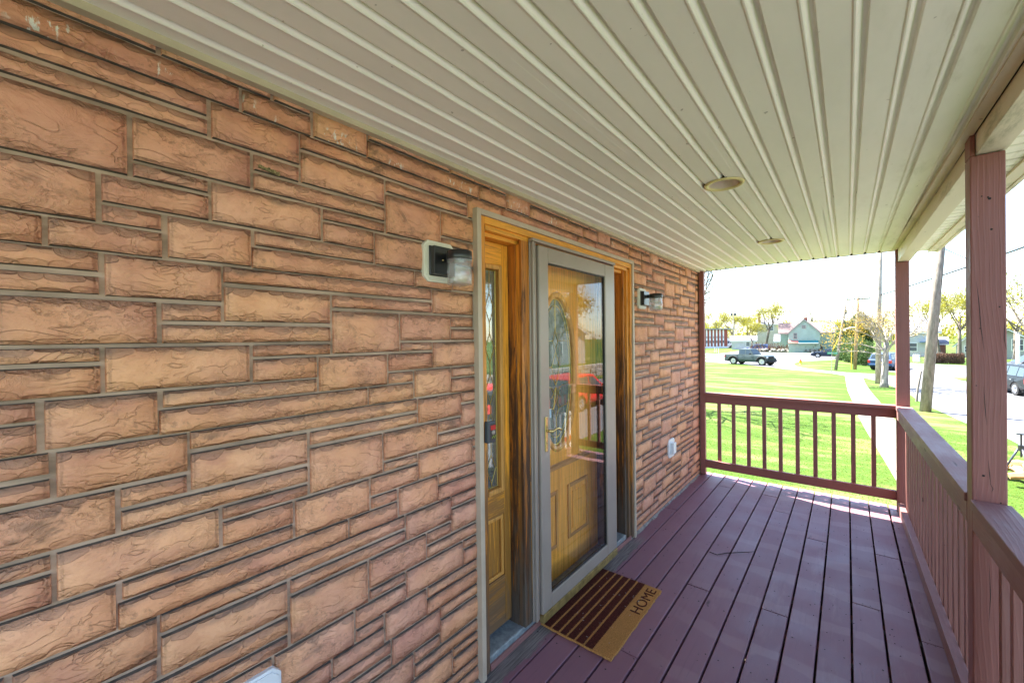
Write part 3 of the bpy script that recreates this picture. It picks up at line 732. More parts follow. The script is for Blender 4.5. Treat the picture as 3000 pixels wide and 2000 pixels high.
def side_railing(name, ya, yb, label, first):
    t = empty(name, (1.75, (ya+yb)/2, 0), label, 'railing', 'side railings of the porch')
    L = (-1.75, -(ya+yb)/2, 0)
    MB().hexa(*skew(1.684, 1.790, ya, yb, .921, .957)).build('top_rail', M['rail_y'], t, bevel=.003, loc=L)
    MB().hexa(*skew(1.690, 1.728, ya, yb, .838, .919)).build('sub_rail', M['rail_y'], t, bevel=.003, loc=L)
    MB().hexa(*skew(1.694, 1.734, ya, yb, .008, .088)).build('bottom_rail', M['rail_y'], t, bevel=.003, loc=L)
    y = yb-.11
    while y > ya+.04:
        x = 1.737+XB(y)
        MB().box(x, x+.034, y-.017, y+.017, .012, .918).build('baluster', M['baluster'], t, bevel=.002, loc=L); y -= .1265
side_railing('side_railing', 2.452, 5.053, 'red brown side railing between the corner post and the big near post', True)
side_railing('side_railing', -1.10, 2.358, 'red brown side railing in the bottom right corner, in front of the big post', False)

# ================================================================== DOOR FRAME
df = empty('door_frame', (0, 2.27, 0), 'weathered oak door frame with leaded glass sidelights and beige outer trim', 'door frame')
L = (0, -2.27, 0)
def part(b, name, mat, parent=df, bevel=.002, smooth=False, loc=L): return b.build(name, M[mat], parent, smooth, bevel, loc)
part(MB().box(-.012, .030, 1.372, 1.400, .002, 2.214), 'outer_trim', 'caulk')
part(MB().box(-.012, .030, 3.144, 3.172, .002, 2.214), 'outer_trim', 'caulk')
part(MB().box(-.012, .030, 1.400, 3.144, 2.188, 2.214), 'outer_trim', 'caulk')
part(MB().box(-.14, .020, 1.401, 1.432, .015, 2.187), 'brickmould', 'oak_frame')
part(MB().box(-.14, .008, 1.433, 1.447, .015, 2.140), 'bead', 'oak_frame')
part(MB().box(-.14, .020, 3.113, 3.143, .015, 2.187), 'brickmould', 'oak_frame')
part(MB().box(-.14, .006, 3.076, 3.112, .015, 2.140), 'bead', 'oak_frame')
part(MB().box(-.14, -.010, 3.045, 3.075, .015, 2.140), 'jamb', 'oak_dark')
part(MB().box(-.14, .020, 1.4325, 3.1125, 2.153, 2.187), 'head', 'oak_head')
part(MB().box(-.14, .010, 1.4475, 3.0755, 2.128, 2.1525), 'head_bead', 'oak_head')
part(MB().box(-.14, -.022, 1.4475, 3.0445, 2.108, 2.1275), 'head_stop', 'oak_head')
for ya in (1.722, 2.783):
    yb = ya+.062
    part(MB().box(-.145, -.030, ya, yb, .015, 2.1075), 'mullion', 'oak_dark')
    part(MB().box(-.029, -.006, ya+.004, yb, .015, 2.1075), 'mullion_bead', 'oak_frame')
    part(MB().box(-.0055, .012, ya+.001, yb, .0605, 2.1275), 'mullion_face', 'oak_dark' if ya < 2 else 'oak_frame')
def sidelight(y0, y1, right=False):
    t = MB().box(-.18, -.125, y0, y1, .06, .085); b = t.build('sidelight', M['oak_side_h'], df, loc=L)
    cg = (y0+y1)/2; ga, gb = cg-.0515, cg+.0515
    gz0, gz1 = .822, 1.966
    X0, X1 = -.118, -.076
    for bb, nm, mt in ((MB().box(X0, X1, y0, ga-.028, .088, 2.105), 'stile', 'oak_side'), (MB().box(X0, X1, gb+.028, y1-.006, .088, 2.105), 'stile', 'oak_side'),
            (MB().box(X0, X1, ga-.0275, gb+.0275, gz1+.026, 2.105), 'top_rail', 'oak_side_h'), (MB().box(X0, X1, ga-.0275, gb+.0275, .672, gz0-.028), 'lock_rail', 'oak_side_h'),
            (MB().box(X0, X1, ga-.0275, gb+.0275, .088, .345), 'bottom_rail', 'oak_side_h')):
        bb.build(nm, M[mt], b, bevel=.002)
    # glazing moulding
    for bb in (MB().box(X0, -.068, ga-.027, ga-.001, gz0-.027, gz1+.025), MB().box(X0, -.068, gb+.001, gb+.027, gz0-.027, gz1+.025),
               MB().box(X0, -.068, ga-.0005, gb+.0005, gz1, gz1+.025), MB().box(X0, -.068, ga-.0005, gb+.0005, gz0-.027, gz0)):
        bb.build('glazing_bead', M['oak_mold_v'], b, bevel=.006)
    # raised lower panel
    MB().box(X0, -.094, ga-.027, gb+.027, .346, .671).build('panel', M['oak_side'], b)
    for bb in (MB().box(-.0935, -.080, ga-.026, ga-.006, .347, .670), MB().box(-.0935, -.080, gb+.006, gb+.026, .347, .670), MB().box(-.0935, -.080, ga-.0055, gb+.0055, .650, .670), MB().box(-.0935, -.080, ga-.0055, gb+.0055, .347, .367)):
        bb.build('panel_moulding', M['oak_mold_v'], b, bevel=.004)
    MB().box(-.099, -.096, ga, gb, gz0, gz1).build('glass', M['glass_side'], b)
    # leading
    c = MB(); xx = -.0945; rr = .0016
    def ln(p, q): c.tube([(xx, p[0], p[1]), (xx, q[0], q[1])], rr, 5)
    for (ya_, za_, yb_, zb_) in ((ga+.004, gz0+.003, ga+.004, gz1-.003), (gb-.006, gz0+.003, gb-.006, gz1-.003), (ga, gz1-.004, gb, gz1-.004), (ga, gz0+.004, gb, gz0+.004)): ln((ya_, za_), (yb_, zb_))
    zc = [1.766-.2107*i for i in range(5)]; last = gz1-.004
    for i, z in enumerate(zc):
        hh = .076; ln((cg, last), (cg, z+hh))
        for sgn in (-1, 1): ln((cg, z+hh), (cg+sgn*.034, z)); ln((cg+sgn*.034, z), (cg, z-hh))
        ln((cg+.034, z), (gb-.006, z)); ln((cg-.034, z), (ga+.004, z)); last = z-hh
    ln((cg, last), (cg, gz0+.004))
    c.build('brass_came', M['came'], b)
    return b
SL = sidelight(1.448, 1.721); sidelight(2.846, 3.044, True)
part(MB().box(-.19, -.002, 1.448, 3.044, .002, .0595), 'sill', 'sill', bevel=.006)
part(MB().box(-.002, .012, 1.448, 3.112, .001, .030), 'sill_nosing', 'rail_y', bevel=.003)
# paper notice and tape inside the left sidelight
MB().box(-.1235, -.122, 1.568, 1.632, .985, 1.340).build('paper_notice', plain('white_paper', (.75, .75, .72), .8, .02), df, loc=L)
MB().box(-.1235, -.1222, 1.535, 1.634, .900, .922).build('green_tape', plain('pale_green_tape', (.38, .55, .22), .6), df, loc=L)
# dim entrance hall behind the glass
hall = MB().box(-.70, -.69, 1.31, 3.24, .02, 2.19).box(-.69, -.19, 1.31, 3.24, .001, .02)
o = hall.build('hall_partition', plain('grey_hall_wall', (.20, .21, .19), .8), df, loc=L)

# ================================================================== ENTRY DOOR
ed = empty('entry_door', (-.11, 2.29, 0), 'honey oak front door with leaded oval window behind the storm door', 'door')
LD = (.11, -2.29, 0)
OC, OZ, OA, OB = 2.252, 1.387, .196, .480
def ell(a, b, n=48): return [(OC+a*math.cos(2*math.pi*i/n), OZ+b*math.sin(2*math.pi*i/n)) for i in range(n)]
# slab with an oval opening: front face made of a ring of quads
def door_slab():
    y0, y1, z0, z1 = 1.795, 2.775, .062, 2.104
    n = 64; inner = ell(OA+.018, OB+.018, n); outer = []
    for (yy_, zz) in inner:
        dy, dz = yy_-OC, zz-OZ
        ty = ((y1-OC) if dy > 0 else (OC-y0))/max(abs(dy), 1e-6); tz = ((z1-OZ) if dz > 0 else (OZ-z0))/max(abs(dz), 1e-6)
        t_ = min(ty, tz); outer.append((OC+dy*t_, OZ+dz*t_))
    # snap nearest to the corners
    for cy, cz in ((y0, z0), (y0, z1), (y1, z0), (y1, z1)):
        j = min(range(n), key=lambda q_: (outer[q_][0]-cy)**2+(outer[q_][1]-cz)**2); outer[j] = (cy, cz)
    V = []; F = []
    for x in (-.11, -.155):
        V += [(x, a, b) for a, b in inner]+[(x, a, b) for a, b in outer]
    for i in range(n):
        j = (i+1) % n
        F += [(i, n+i, n+j, j), (2*n+i, 2*n+j, 3*n+j, 3*n+i), (i, j, 2*n+j, 2*n+i), (n+i, 3*n+i, 3*n+j, n+j)]
    b = MB(); b.v = V; b.f = F; return b.build('door_slab', M['oak_door'], ed, loc=LD)
slab = door_slab()
def oval_mould(a0, b0, prof, name, mat, parent):
    n = 64; V = []; F = []
    for (d, x) in prof:
        V += [(x, y_, z_) for y_, z_ in ell(a0+d, b0+d, n)]
    for k in range(len(prof)-1):
        for i in range(n):
            j = (i+1) % n; F.append((k*n+i, (k+1)*n+i, (k+1)*n+j, k*n+j))
    b = MB(); b.v = V; b.f = F; return b.build(name, M[mat], parent, True, loc=LD)
oval_mould(OA, OB, [(0, -.135), (.0, -.112), (.006, -.101), (.013, -.104), (.018, -.100), (.028, -.098), (.036, -.104), (.040, -.1095)], 'oval_moulding', 'oak_mold_v', ed)
gb_ = MB(); gb_.v = [(-.128, a, b) for a, b in ell(OA, OB, 48)]; gb_.f = [tuple(range(48))]
og = gb_.build('oval_glass', M['glass_tex'], ed, loc=LD)
c = MB(); xx = -.1255
def el2(a, b, t0, t1, n=40): return [(xx, OC+a*math.cos(t0+(t1-t0)*i/n), OZ+b*math.sin(t0+(t1-t0)*i/n)) for i in range(n+1)]
c.tube(el2(OA-.004, OB-.004, 0, 2*math.pi), .0028, 5); c.tube(el2(OA-.026, OB-.05, 0, 2*math.pi), .0018, 5)
def l2(y0, z0, y1, z1): c.tube([(xx, OC+y0, OZ+z0), (xx, OC+y1, OZ+z1)], .0018, 5)
l2(0, .47, 0, .27); l2(0, -.47, 0, -.30)
for s_ in (-1, 1):
    l2(0, .27, s_*.03, .20); l2(s_*.03, .20, -s_*.045, .03); l2(s_*.045, .03, 0, -.09); l2(0, -.09, s_*.05, -.02)
    l2(s_*.045, .03, -s_*.0, .13); l2(s_*.03, .20, s_*(OA-.018), .20); l2(s_*.045, .03, s_*(OA-.01), .03)
    l2(s_*.05, -.10, -s_*.03, -.24); l2(0, -.10, s_*.05, -.17); l2(s_*.05, -.10, s_*(OA-.01), -.08); l2(s_*.03, -.24, 0, -.31); l2(s_*.03, -.24, s_*(OA-.03), -.22); l2(0, -.10, s_*.03, -.24)
c.build('brass_came', M['came'], og)
# mouldings and raised panels of the lower door
for bb in (MB().box(-.1095, -.100, 1.93, 2.65, .760, .786), MB().box(-.1095, -.103, 1.93, 2.65, .787, .798)): bb.build('cross_moulding', M['oak_mold'], ed, loc=LD, bevel=.003)
for (a, b_) in ((1.955, 2.228), (2.352, 2.625)):
    pn = MB().box(-.1095, -.1065, a+.03, b_-.03, .285, .600).build('raised_panel', M['oak_panel'], ed, loc=LD)
    MB().box(-.106, -.100, a+.055, b_-.055, .315, .570).build('panel_field', M['oak_panel'], pn, bevel=.004)
    for bb in (MB().box(-.1092, -.100, a, a+.026, .262, .626), MB().box(-.1092, -.100, b_-.026, b_, .262, .626)): bb.build('panel_moulding', M['oak_mold_v'], pn, bevel=.004)
    for bb in (MB().box(-.1092, -.100, a+.0265, b_-.0265, .600, .626), MB().box(-.1092, -.100, a+.0265, b_-.0265, .262, .284)): bb.build('panel_moulding', M['oak_mold'], pn, bevel=.004)

# ================================================================== STORM DOOR
st_ = empty('storm_door', (.02, 1.84, 0), 'taupe aluminium storm door with full glass and brass lever', 'storm door')
LS = (-.02, -1.84, 0)
def sp_(b, name, mat, bevel=.003, parent=None): return b.build(name, M[mat], parent or st_, bevel=bevel, loc=LS if parent is None else None)
sp_(MB().box(.0125, .024, 1.784, 1.834, .062, 2.128), 'frame_channel', 'storm', .004)
sp_(MB().box(.024, .040, 1.790, 1.806, .062, 2.128), 'frame_channel', 'storm', .004)
sp_(MB().box(.024, .036, 1.812, 1.822, .062, 2.128), 'frame_channel', 'storm', .003)
sp_(MB().box(.0125, .036, 2.776, 2.797, .062, 2.128), 'frame_channel', 'storm', .004)
sp_(MB().box(.0125, .046, 1.784, 2.797, 2.1285, 2.147), 'frame_head', 'storm', .003)
sp_(MB().box(.0130, .020, 1.835, 2.7755, .064, 2.127), 'gasket', 'storm_dark', 0) if False else None
# the door leaf
for (a, b_, c_, d_) in ((1.838, 1.927, .080, 2.116), (2.629, 2.772, .080, 2.116)): sp_(MB().box(.0205, .046, a, b_, c_, d_), 'stile', 'storm', .006)
sp_(MB().box(.0205, .0455, 1.9275, 2.6285, 2.030, 2.116), 'top_rail', 'storm', .004)
sp_(MB().box(.0205, .0455, 1.9275, 2.6285, .080, .160), 'bottom_rail', 'storm', .004)
for bb in (MB().box(.0205, .038, 1.9275, 1.934, .1605, 2.0295), MB().box(.0205, .038, 2.621, 2.6285, .1605, 2.0295), MB().box(.0205, .038, 1.9345, 2.6205, 2.023, 2.0295), MB().box(.0205, .038, 1.9345, 2.6205, .1605, .168)): sp_(bb, 'gasket', 'storm_dark', .001)
sp_(MB().box(.028, .032, 1.9345, 2.6205, .1685, 2.0225), 'glass', 'glass', 0)
sp_(MB().box(.022, .050, 1.838, 2.772, .034, .079), 'door_sweep', 'sweep', .002)
hp = sp_(MB().box(.0462, .053, 1.873, 1.897, .972, 1.168), 'handle_plate', 'brass', .004)
MB().tube([(.053, 1.885, 1.090), (.085, 1.885, 1.090)], .008, 12).tube([(.083, 1.882, 1.090), (.087, 1.90, 1.0905), (.088, 1.925, 1.098), (.088, 1.95, 1.097), (.087, 1.972, 1.087), (.086, 1.982, 1.078)], [.007, .0075, .0065, .0065, .006, .004], 10).build('lever', M['brass'], hp, True)
MB().lathe([(.004, 0), (.0001, .0005)], (0, 0, 0), 12).build('keyhole', M['storm_dark'], hp).matrix_local = Matrix.Translation((.0535, 1.885, 1.022)) @ Matrix.Rotation(math.pi/2, 4, 'Y')
MB().box(.0330, .0334, 1.9360, 1.958, 1.150, 1.200).build('alarm_sticker', plain('blue_white_sticker', (.35, .5, .65), .5), st_, loc=LS)

# ================================================================== WALL LIGHTS, BELL, OUTLET
def octa(y0, y1, z0, z1, c_): return [(y0+c_, z0), (y1-c_, z0), (y1, z0+c_), (y1, z1-c_), (y1-c_, z1), (y0+c_, z1), (y0, z1-c_), (y0, z0+c_)]
def wall_light(y, label):
    t = empty('wall_light', (0, y, 1.93), label, 'wall light', 'black wall lights beside the door')
    MB().poly(octa(-.085, .085, -.086, .086, .022), 'x', -.008, .014).build('mounting_block', M['block'], t, bevel=.003)
    MB().poly(octa(-.076, .076, -.077, .077, .020), 'x', .0141, .018).build('mounting_face', M['block'], t, bevel=.001)
    MB().box(.0182, .026, -.064, .060, -.062, .062).build('backplate_rim', M['black'], t, bevel=.004)
    MB().box(.0262, .050, -.060, .056, -.058, .058).build('backplate', M['black'], t, bevel=.002)
    MB().box(.0502, .075, .000, .022, .002, .030).build('arm', M['black'], t, bevel=.002)
    MB().lathe([(.0001, .034), (.046, .034), (.0515, .031), (.0525, .0), (.0515, -.002), (.0001, -.002)], (.122, .011, 0), 40).build('cap', M['black'], t, True)
    MB().lathe([(.052, -.004), (.0525, -.0085), (.0495, -.0100)], (.122, .011, 0), 40).build('glass_rim', M['glass_jar'], t, True)
    j = MB().lathe([(.0485, -.004), (.0487, -.030), (.0505, -.036), (.051, -.062), (.0505, -.098), (.0490, -.104), (.030, -.108), (.008, -.109), (.0001, -.115)], (.122, .011, 0), 40).build('jar_glass', M['glass_jar'], t, True)
    MB().lathe([(.0445, -.006), (.0445, -.030), (.0455, -.098), (.030, -.1015), (.0001, -.102)], (.122, .011, 0), 40).build('jar_lining', M['glass_jar'], t, True)
    MB().lathe([(.0001, -.003), (.018, -.003), (.020, -.010), (.0001, -.014)], (.122, .011, 0), 20).build('socket', M['block'], t, True)
    MB().lathe([(.004, 0), (.003, .003), (.0001, .004)], (0, 0, 0), 12).build('screw', M['brass'], t, True).matrix_local = Matrix.Translation((.0502, -.014, .002)) @ Matrix.Rotation(math.pi/2, 4, 'Y')
    return t
wall_light(1.158, 'black wall light with clear glass jar left of the door')
wall_light(3.385, 'black wall light with clear glass jar right of the door')
db = empty('doorbell', (.02, 1.437, 1.163), 'slate grey doorbell with a red and black face on the left door jamb', 'doorbell')
MB().box(.0005, .026, -.027, .028, -.051, .051).build('case', M['grey_plastic'], db, bevel=.006)
MB().box(.0262, .0275, -.010, .026, -.038, .036).build('face', M['black'], db, bevel=.001)
MB().box(.0277, .0282, -.009, .025, .010, .032).build('red_band', plain('red_print', (.55, .02, .02), .4), db)
for (yy_, zz) in ((-.002, -.03), (.006, -.024), (.014, -.031), (.019, -.024)):
    MB().box(.0277, .0282, yy_, yy_+.005, zz, zz+.007).build('green_mark', plain('green_print', (.25, .40, .03), .4), db)
MB().lathe([(.011, 0), (.010, .004), (.0001, .006)], (0, 0, 0), 20).build('button', M['storm'], db, True).matrix_local = Matrix.Translation((.0277, .008, -.002)) @ Matrix.Rotation(math.pi/2, 4, 'Y')
ob = empty('outlet_cover', (0, 4.088, .52), 'white outdoor outlet cover low on the wall near the far end', 'outlet cover')
MB().poly(octa(-.085, .085, -.088, .088, .020), 'x', -.006, .014).build('mounting_block', M['white_plastic'], ob, bevel=.003)
MB().box(.0142, .030, -.034, .038, -.056, .050).build('box', M['white_plastic'], ob, bevel=.003)
MB().box(.0302, .044, -.038, .042, -.050, .054).build('lid', M['white_plastic'], ob, bevel=.004)
ob2 = empty('outlet_cover', (0, .424, .538), 'pale grey cut corner mounting plate at the bottom edge of the stone wall', 'outlet cover')
MB().poly(octa(-.086, .086, -.088, .088, .022), 'x', -.006, .014).build('mounting_block', M['white_plastic'], ob2, bevel=.003)
MB().poly(octa(-.078, .078, -.080, .080, .020), 'x', .0141, .018).build('mounting_face', M['white_plastic'], ob2, bevel=.001)
MB().box(.0182, .034, -.034, .034, -.060, .046).build('box', M['white_plastic'], ob2, bevel=.003)

# ================================================================== DOORMAT
mat = empty('doormat', (.22, 2.217, 0), 'tan coir doormat with dark brown stripes reading HOME', 'doormat')
LM = (-.22, -2.217, 0)
def coir(name, c, c2):
    k = N(name); p = k.pos(); n = k.noise(p, 220, 4, .7); n2 = k.noise(p, 18, 4, .6)
    col = k.mix(k.ramp(n, .38, .62), c, c2); col = k.mix(k.math('MULTIPLY', k.ramp(n2, .45, .75), .35), col, tuple(x*.6 for x in c))
    return k.fin(col, .95, k.bump(n, 1., .004), 0, .1)
M['coir'] = coir('tan_coir', (.66, .34, .11), (.38, .18, .055)); M['coir_dark'] = coir('dark_brown_coir', (.12, .030, .020), (.035, .009, .007))
mx0, mx1, my0, my1 = .055, .440, 1.862, 2.572
mx0 = .054
# wavy outline
def wob(a, b, n): return [a+(b-a)*i/n for i in range(n+1)]
pts = [(x, my0+random.uniform(-.003, .003)) for x in wob(.006, .436, 24)]+[(.436+random.uniform(-.003, .003), y) for y in wob(my0, my1, 36)[1:]]+[(x, my1+random.uniform(-.003, .003)) for x in wob(.436, .006, 24)[1:]]+[(.006, y) for y in wob(my1, my0, 30)[1:-1]]
MB().poly(pts, 'z', .0015, .0125).build('base', M['coir'], mat, loc=LM)
lines = [.024, .079, .131, .179, .229, .282]
xs_ = [.008]+lines+[.331]
for i in range(len(xs_)-1):
    a = xs_[i]+(.006 if i else 0); b_ = xs_[i+1]-(.006 if i < 6 else 0)
    if b_-a < .004: continue
    MB().box(a, b_, my0+.004, my1-.004, .0127, .0150).build('dark_stripe', M['coir_dark'], mat, loc=LM)
tc = bpy.data.curves.new('HOME', 'FONT'); tc.body = 'HOME'; tc.size = .098; tc.extrude = .0011; tc.align_x = 'LEFT'; tc.space_character = 1.02
to = bpy.data.objects.new('tmp_text', tc); COL.objects.link(to); bpy.context.view_layer.update()
me = bpy.data.meshes.new_from_object(to.evaluated_get(bpy.context.evaluated_depsgraph_get())); bpy.data.objects.remove(to)
me.materials.clear(); me.materials.append(M['coir_dark'])
lt = bpy.data.objects.new('lettering', me); COL.objects.link(lt); lt.parent = mat
co = np.array([v.co[:] for v in me.vertices]); wdt = co[:, 0].max()-co[:, 0].min(); ht = co[:, 1].max()-co[:, 1].min()
for v in me.vertices: v.co.x = (v.co.x-co[:, 0].min())*.275/wdt; v.co.y = (v.co.y-co[:, 1].min())*.060/ht
lt.matrix_local = Matrix.Translation((.418-.22, 2.268-2.217, .0138)) @ Matrix.Rotation(math.pi/2, 4, 'Z')
def fibres():
    rng = np.random.default_rng(5); n = 26000
    x = rng.uniform(.006, .436, n); y = rng.uniform(my0, my1, n)
    a = rng.uniform(0, 6.283, n); l = rng.uniform(.005, .012, n); wd = .0007
    tip = np.c_[x+l*np.cos(a)*.9, y+l*np.sin(a)*.9, .0150+rng.uniform(.0005, .0035, n)]
    P = np.zeros((n, 3, 3)); P[:, 0] = np.c_[x-wd*np.sin(a), y+wd*np.cos(a), np.full(n, .0135)]; P[:, 1] = np.c_[x+wd*np.sin(a), y-wd*np.cos(a), np.full(n, .0135)]; P[:, 2] = tip
    P[:, :, 0] -= .22; P[:, :, 1] -= 2.217
    dark = (x < .331)
    for lx in lines: dark &= (np.abs(x-lx) > .0055)
    # letters stay dark too: keep fibres sparse there
    inl = (x > .352) & (x < .422) & (y > 2.262) & (y < 2.55)
    keep = ~inl | (rng.random(n) < .08)
    o = tri_obj('dark_fibres', P[dark & keep], M['coir_dark'], mat); o['kind'] = 'stuff'
    o = tri_obj('tan_fibres', P[~dark & keep], M['coir'], mat); o['kind'] = 'stuff'
fibres()
lint = MB()
for i in range(26):
    x = random.uniform(.03, .40); y = random.uniform(my0+.05, my1-.08); a = random.uniform(0, 6.28); l = random.uniform(.003, .012)
    lint.tube([(x-.22, y-2.217, .0185), (x-.22+l*math.cos(a), y-2.217+l*math.sin(a), .0195)], .0006, 4)
lint.build('white_lint', plain('lint', (.7, .68, .66), .9), mat)['kind'] = 'stuff'
# ================================================================== unseen skirt and soil added to darken the space below the deck
sk = empty('added_skirt', (.9, 5.2, -1), 'unseen plank skirt added to keep daylight out from under the deck', 'added skirt')
MB().box(-.05, 1.80, 5.228, 5.245, G, -.05).box(1.803, 1.82, -1.6, 5.24, G, -.05).build('light_block_panel', M['rail_x'], sk, loc=(-.9, -5.2, 1))
sheet('added_dark_soil', [(-.7, -2), (1.8, -2), (1.8, 5.2), (-.7, 5.2)], G+.004, plain('soil', (.05, .035, .025), .95, .2))  # unseen dark sheet added so the gaps between boards read dark

# ================================================================== TREES
def bark(name, c):
    k = N(name); p = k.pos(); n = k.noise(k.vmul(p, (9, 9, 2)), 1, 5, .65)
    return k.fin(k.mix(k.ramp(n, .3, .7), c, tuple(x*.5 for x in c)), .9, k.bump(n, .6, .02), 0, .1)
M['bark'] = bark('grey_bark', (.20, .165, .13)); M['bark_pale'] = bark('pale_grey_bark', (.42, .37, .31)); M['pole_wood'] = bark('weathered_pole_wood', (.27, .23, .19))
M['pole_pale'] = bark('pale_pole_wood', (.42, .36, .30)); M['pole_orange'] = bark('tan_pole_wood', (.45, .29, .16))
M['leaf_spring'] = leaf_mat('spring_leaves', (.20, .20, .02), (.27, .245, .03)); M['leaf_gold'] = leaf_mat('golden_buds', (.48, .30, .05), (.36, .28, .06))
M['leaf_dark'] = leaf_mat('evergreen_needles', (.035, .075, .018), (.075, .12, .03), .2); M['leaf_orange'] = leaf_mat('orange_spring_leaves', (.46, .24, .04), (.40, .30, .05))
M['leaf_brown'] = leaf_mat('brown_brush', (.16, .09, .055), (.10, .06, .045), .1)
def tree(x, y, h, spread, label, leaf='leaf_spring', nleaf=2500, ls=.16, trunk_r=.16, fork=.35, lean=(0, 0), seed=1, barkm='bark', depth=4, group='spring trees across the road', cat='tree', n0=5, droop=0., z0=G, up=.55, thin=.62):
    rs = random.Random(seed); rng = np.random.default_rng(seed)
    t = empty('spring_tree' if leaf != 'leaf_dark' else 'evergreen_tree', (x, y, z0), label, cat, group)
    tb = MB(); tips = []
    top = Vector((lean[0]*fork, lean[1]*fork, h*fork))
    tb.tube([(0, 0, -.1), (top*.1)+Vector((0, 0, .0)), top*.5+Vector((rs.uniform(-.05, .05)*h*.1, 0, 0)), top], [trunk_r*1.35, trunk_r, trunk_r*.85, trunk_r*.7], 9)
    bb = MB()
    def grow(p, d, L, r, lev):
        mid = p+d*L*.5+Vector((rs.uniform(-1, 1), rs.uniform(-1, 1), rs.uniform(-.5, .8)))*L*.09
        e = p+d*L+Vector((0, 0, -droop*L))
        bb.tube([p, mid, e], [r, r*.8, r*.6], 5 if lev < 3 else 3, False)
        if lev >= depth-1: tips.extend([mid, e, (p+mid)/2])
        if lev >= depth: return
        for i in range(rs.choice([2, 3, 3])):
            nd = (d+Vector((rs.gauss(0, .55), rs.gauss(0, .55), rs.gauss(.10, .35)))).normalized()
            grow(p+(e-p)*rs.uniform(.55, 1.), nd, L*rs.uniform(.55, .82), r*thin, lev+1)
    for i in range(n0):
        a = 2*math.pi*i/n0+rs.uniform(-.4, .4); s_ = spread/h
        d = Vector((math.cos(a)*s_+lean[0]/h*.6, math.sin(a)*s_+lean[1]/h*.6, up+rs.uniform(-.12, .35))).normalized()
        grow(top*rs.uniform(.72, 1.0), d, h*(1-fork)*.42, trunk_r*.42, 0)
    tb.build('trunk', M[barkm], t, True)
    cr = bb.build('branches', M[barkm], t, False)
    if nleaf:
        nleaf = int(nleaf*2.8); ls *= .72
        T = np.array([p[:] for p in tips]); c_ = T[rng.integers(0, len(T), nleaf)]+rng.normal(0, h*.042, (nleaf, 3))
        q = rng.normal(size=(nleaf, 3, 3))*ls*.6*rng.uniform(.5, 1.2, (nleaf, 1, 1)); P = c_[:, None, :]+q
        tri_obj('crown', P, M[leaf], t)
    return t
TG = 'spring trees across the road'
tree(-34.6, 164.3, 15, 6, 'thin leafed yellow green tree behind the brick building, leftmost', nleaf=1500, ls=.28, seed=2, trunk_r=.25)
tree(-29.5, 158, 13.5, 6, 'yellow green tree behind the transformer pole and white vans', nleaf=1500, ls=.28, seed=3, trunk_r=.25)
tree(-24, 156, 12, 5, 'low yellow green tree behind the white shuttle vans, right of the pole', nleaf=1500, ls=.28, seed=14, trunk_r=.22)
tree(-13.9, 114.3, 13.0, 5.4, 'tall leaning tree with spreading yellow green crown right of the blue car', nleaf=2600, ls=.20, seed=21, trunk_r=.28, fork=.45, lean=(2.2, .5), n0=6)
tree(-16.3, 112, 8.2, 3.2, 'small round yellow green tree behind the blue car', nleaf=1800, ls=.17, seed=5, trunk_r=.16, fork=.3)
tree(-7.2, 160.6, 15.5, 3.6, 'bare grey tree rising behind the green gabled house', nleaf=0, seed=6, trunk_r=.25, depth=5, up=1.0)
tree(-9.5, 128, 8, 5, 'yellow green tree left of the green gabled house', nleaf=1500, ls=.2, seed=17)
for i, (x, y, h, nm) in enumerate([(-6.5, 190, 11, 'yellow green tree on the skyline just right of the green roof'), (-2.5, 188, 10.5, 'yellow green tree on the skyline above the lavender house'), (2.0, 180, 10, 'yellow green tree on the skyline behind the dark evergreen'),
        (-40, 175, 12, 'far yellow green tree left of the brick building roof end'), (-19.5, 175, 11.5, 'far yellow green tree behind the house with the brick chimney')]):
    tree(x, y, h, 6, nm, nleaf=1300, ls=.32, seed=30+i, trunk_r=.2)
def bush(name, x, y, parts_, label, cat, leaf, n, ls, group=None, seed=1):
    """dense bush: leaves spread over lumpy shells; parts_ = (dx, dy, cz, rx, ry, rz)"""
    t = empty(name, (x, y, G), label, cat, group); rng = np.random.default_rng(seed); P_ = []
    tot = sum(q_[3]*q_[5] for q_ in parts_)
    for (dx, dy, cz, rx, ry, rz_) in parts_:
        m_ = int(n*rx*rz_/tot); d = rng.normal(size=(m_, 3)); d /= np.linalg.norm(d, axis=1)[:, None]
        lump = 1+.16*np.sin(d[:, 0]*9+dx*3)*np.sin(d[:, 2]*8+dy)+.10*np.sin(d[:, 1]*17+d[:, 2]*13)
        r_ = lump*rng.uniform(.72, 1.04, m_)
        P_.append(np.c_[dx+d[:, 0]*rx*r_, dy+d[:, 1]*ry*r_, np.maximum(cz+d[:, 2]*rz_*r_, .05)])
        MB().tube([(dx, dy, -.1), (dx, dy, cz)], [.07, .04], 6).build('stem', M['bark'], t)
    c_ = np.concatenate(P_); tri_obj('foliage', c_[:, None, :]+rng.normal(size=(len(c_), 3, 3))*ls, M[leaf], t); return t
bush('evergreen_tree', 2.3, 78.5, [(0, 0, 2.6, 1.9, 1.9, 2.6), (-1.1, .3, 3.2, 1.2, 1.2, 2.2), (.9, 0, 3.9, 1.3, 1.3, 2.4), (.2, 0, 4.9, .9, .9, 1.7)], 'tall dark green evergreen behind the budding street tree', 'evergreen', 'leaf_dark', 15000, .10, seed=8)
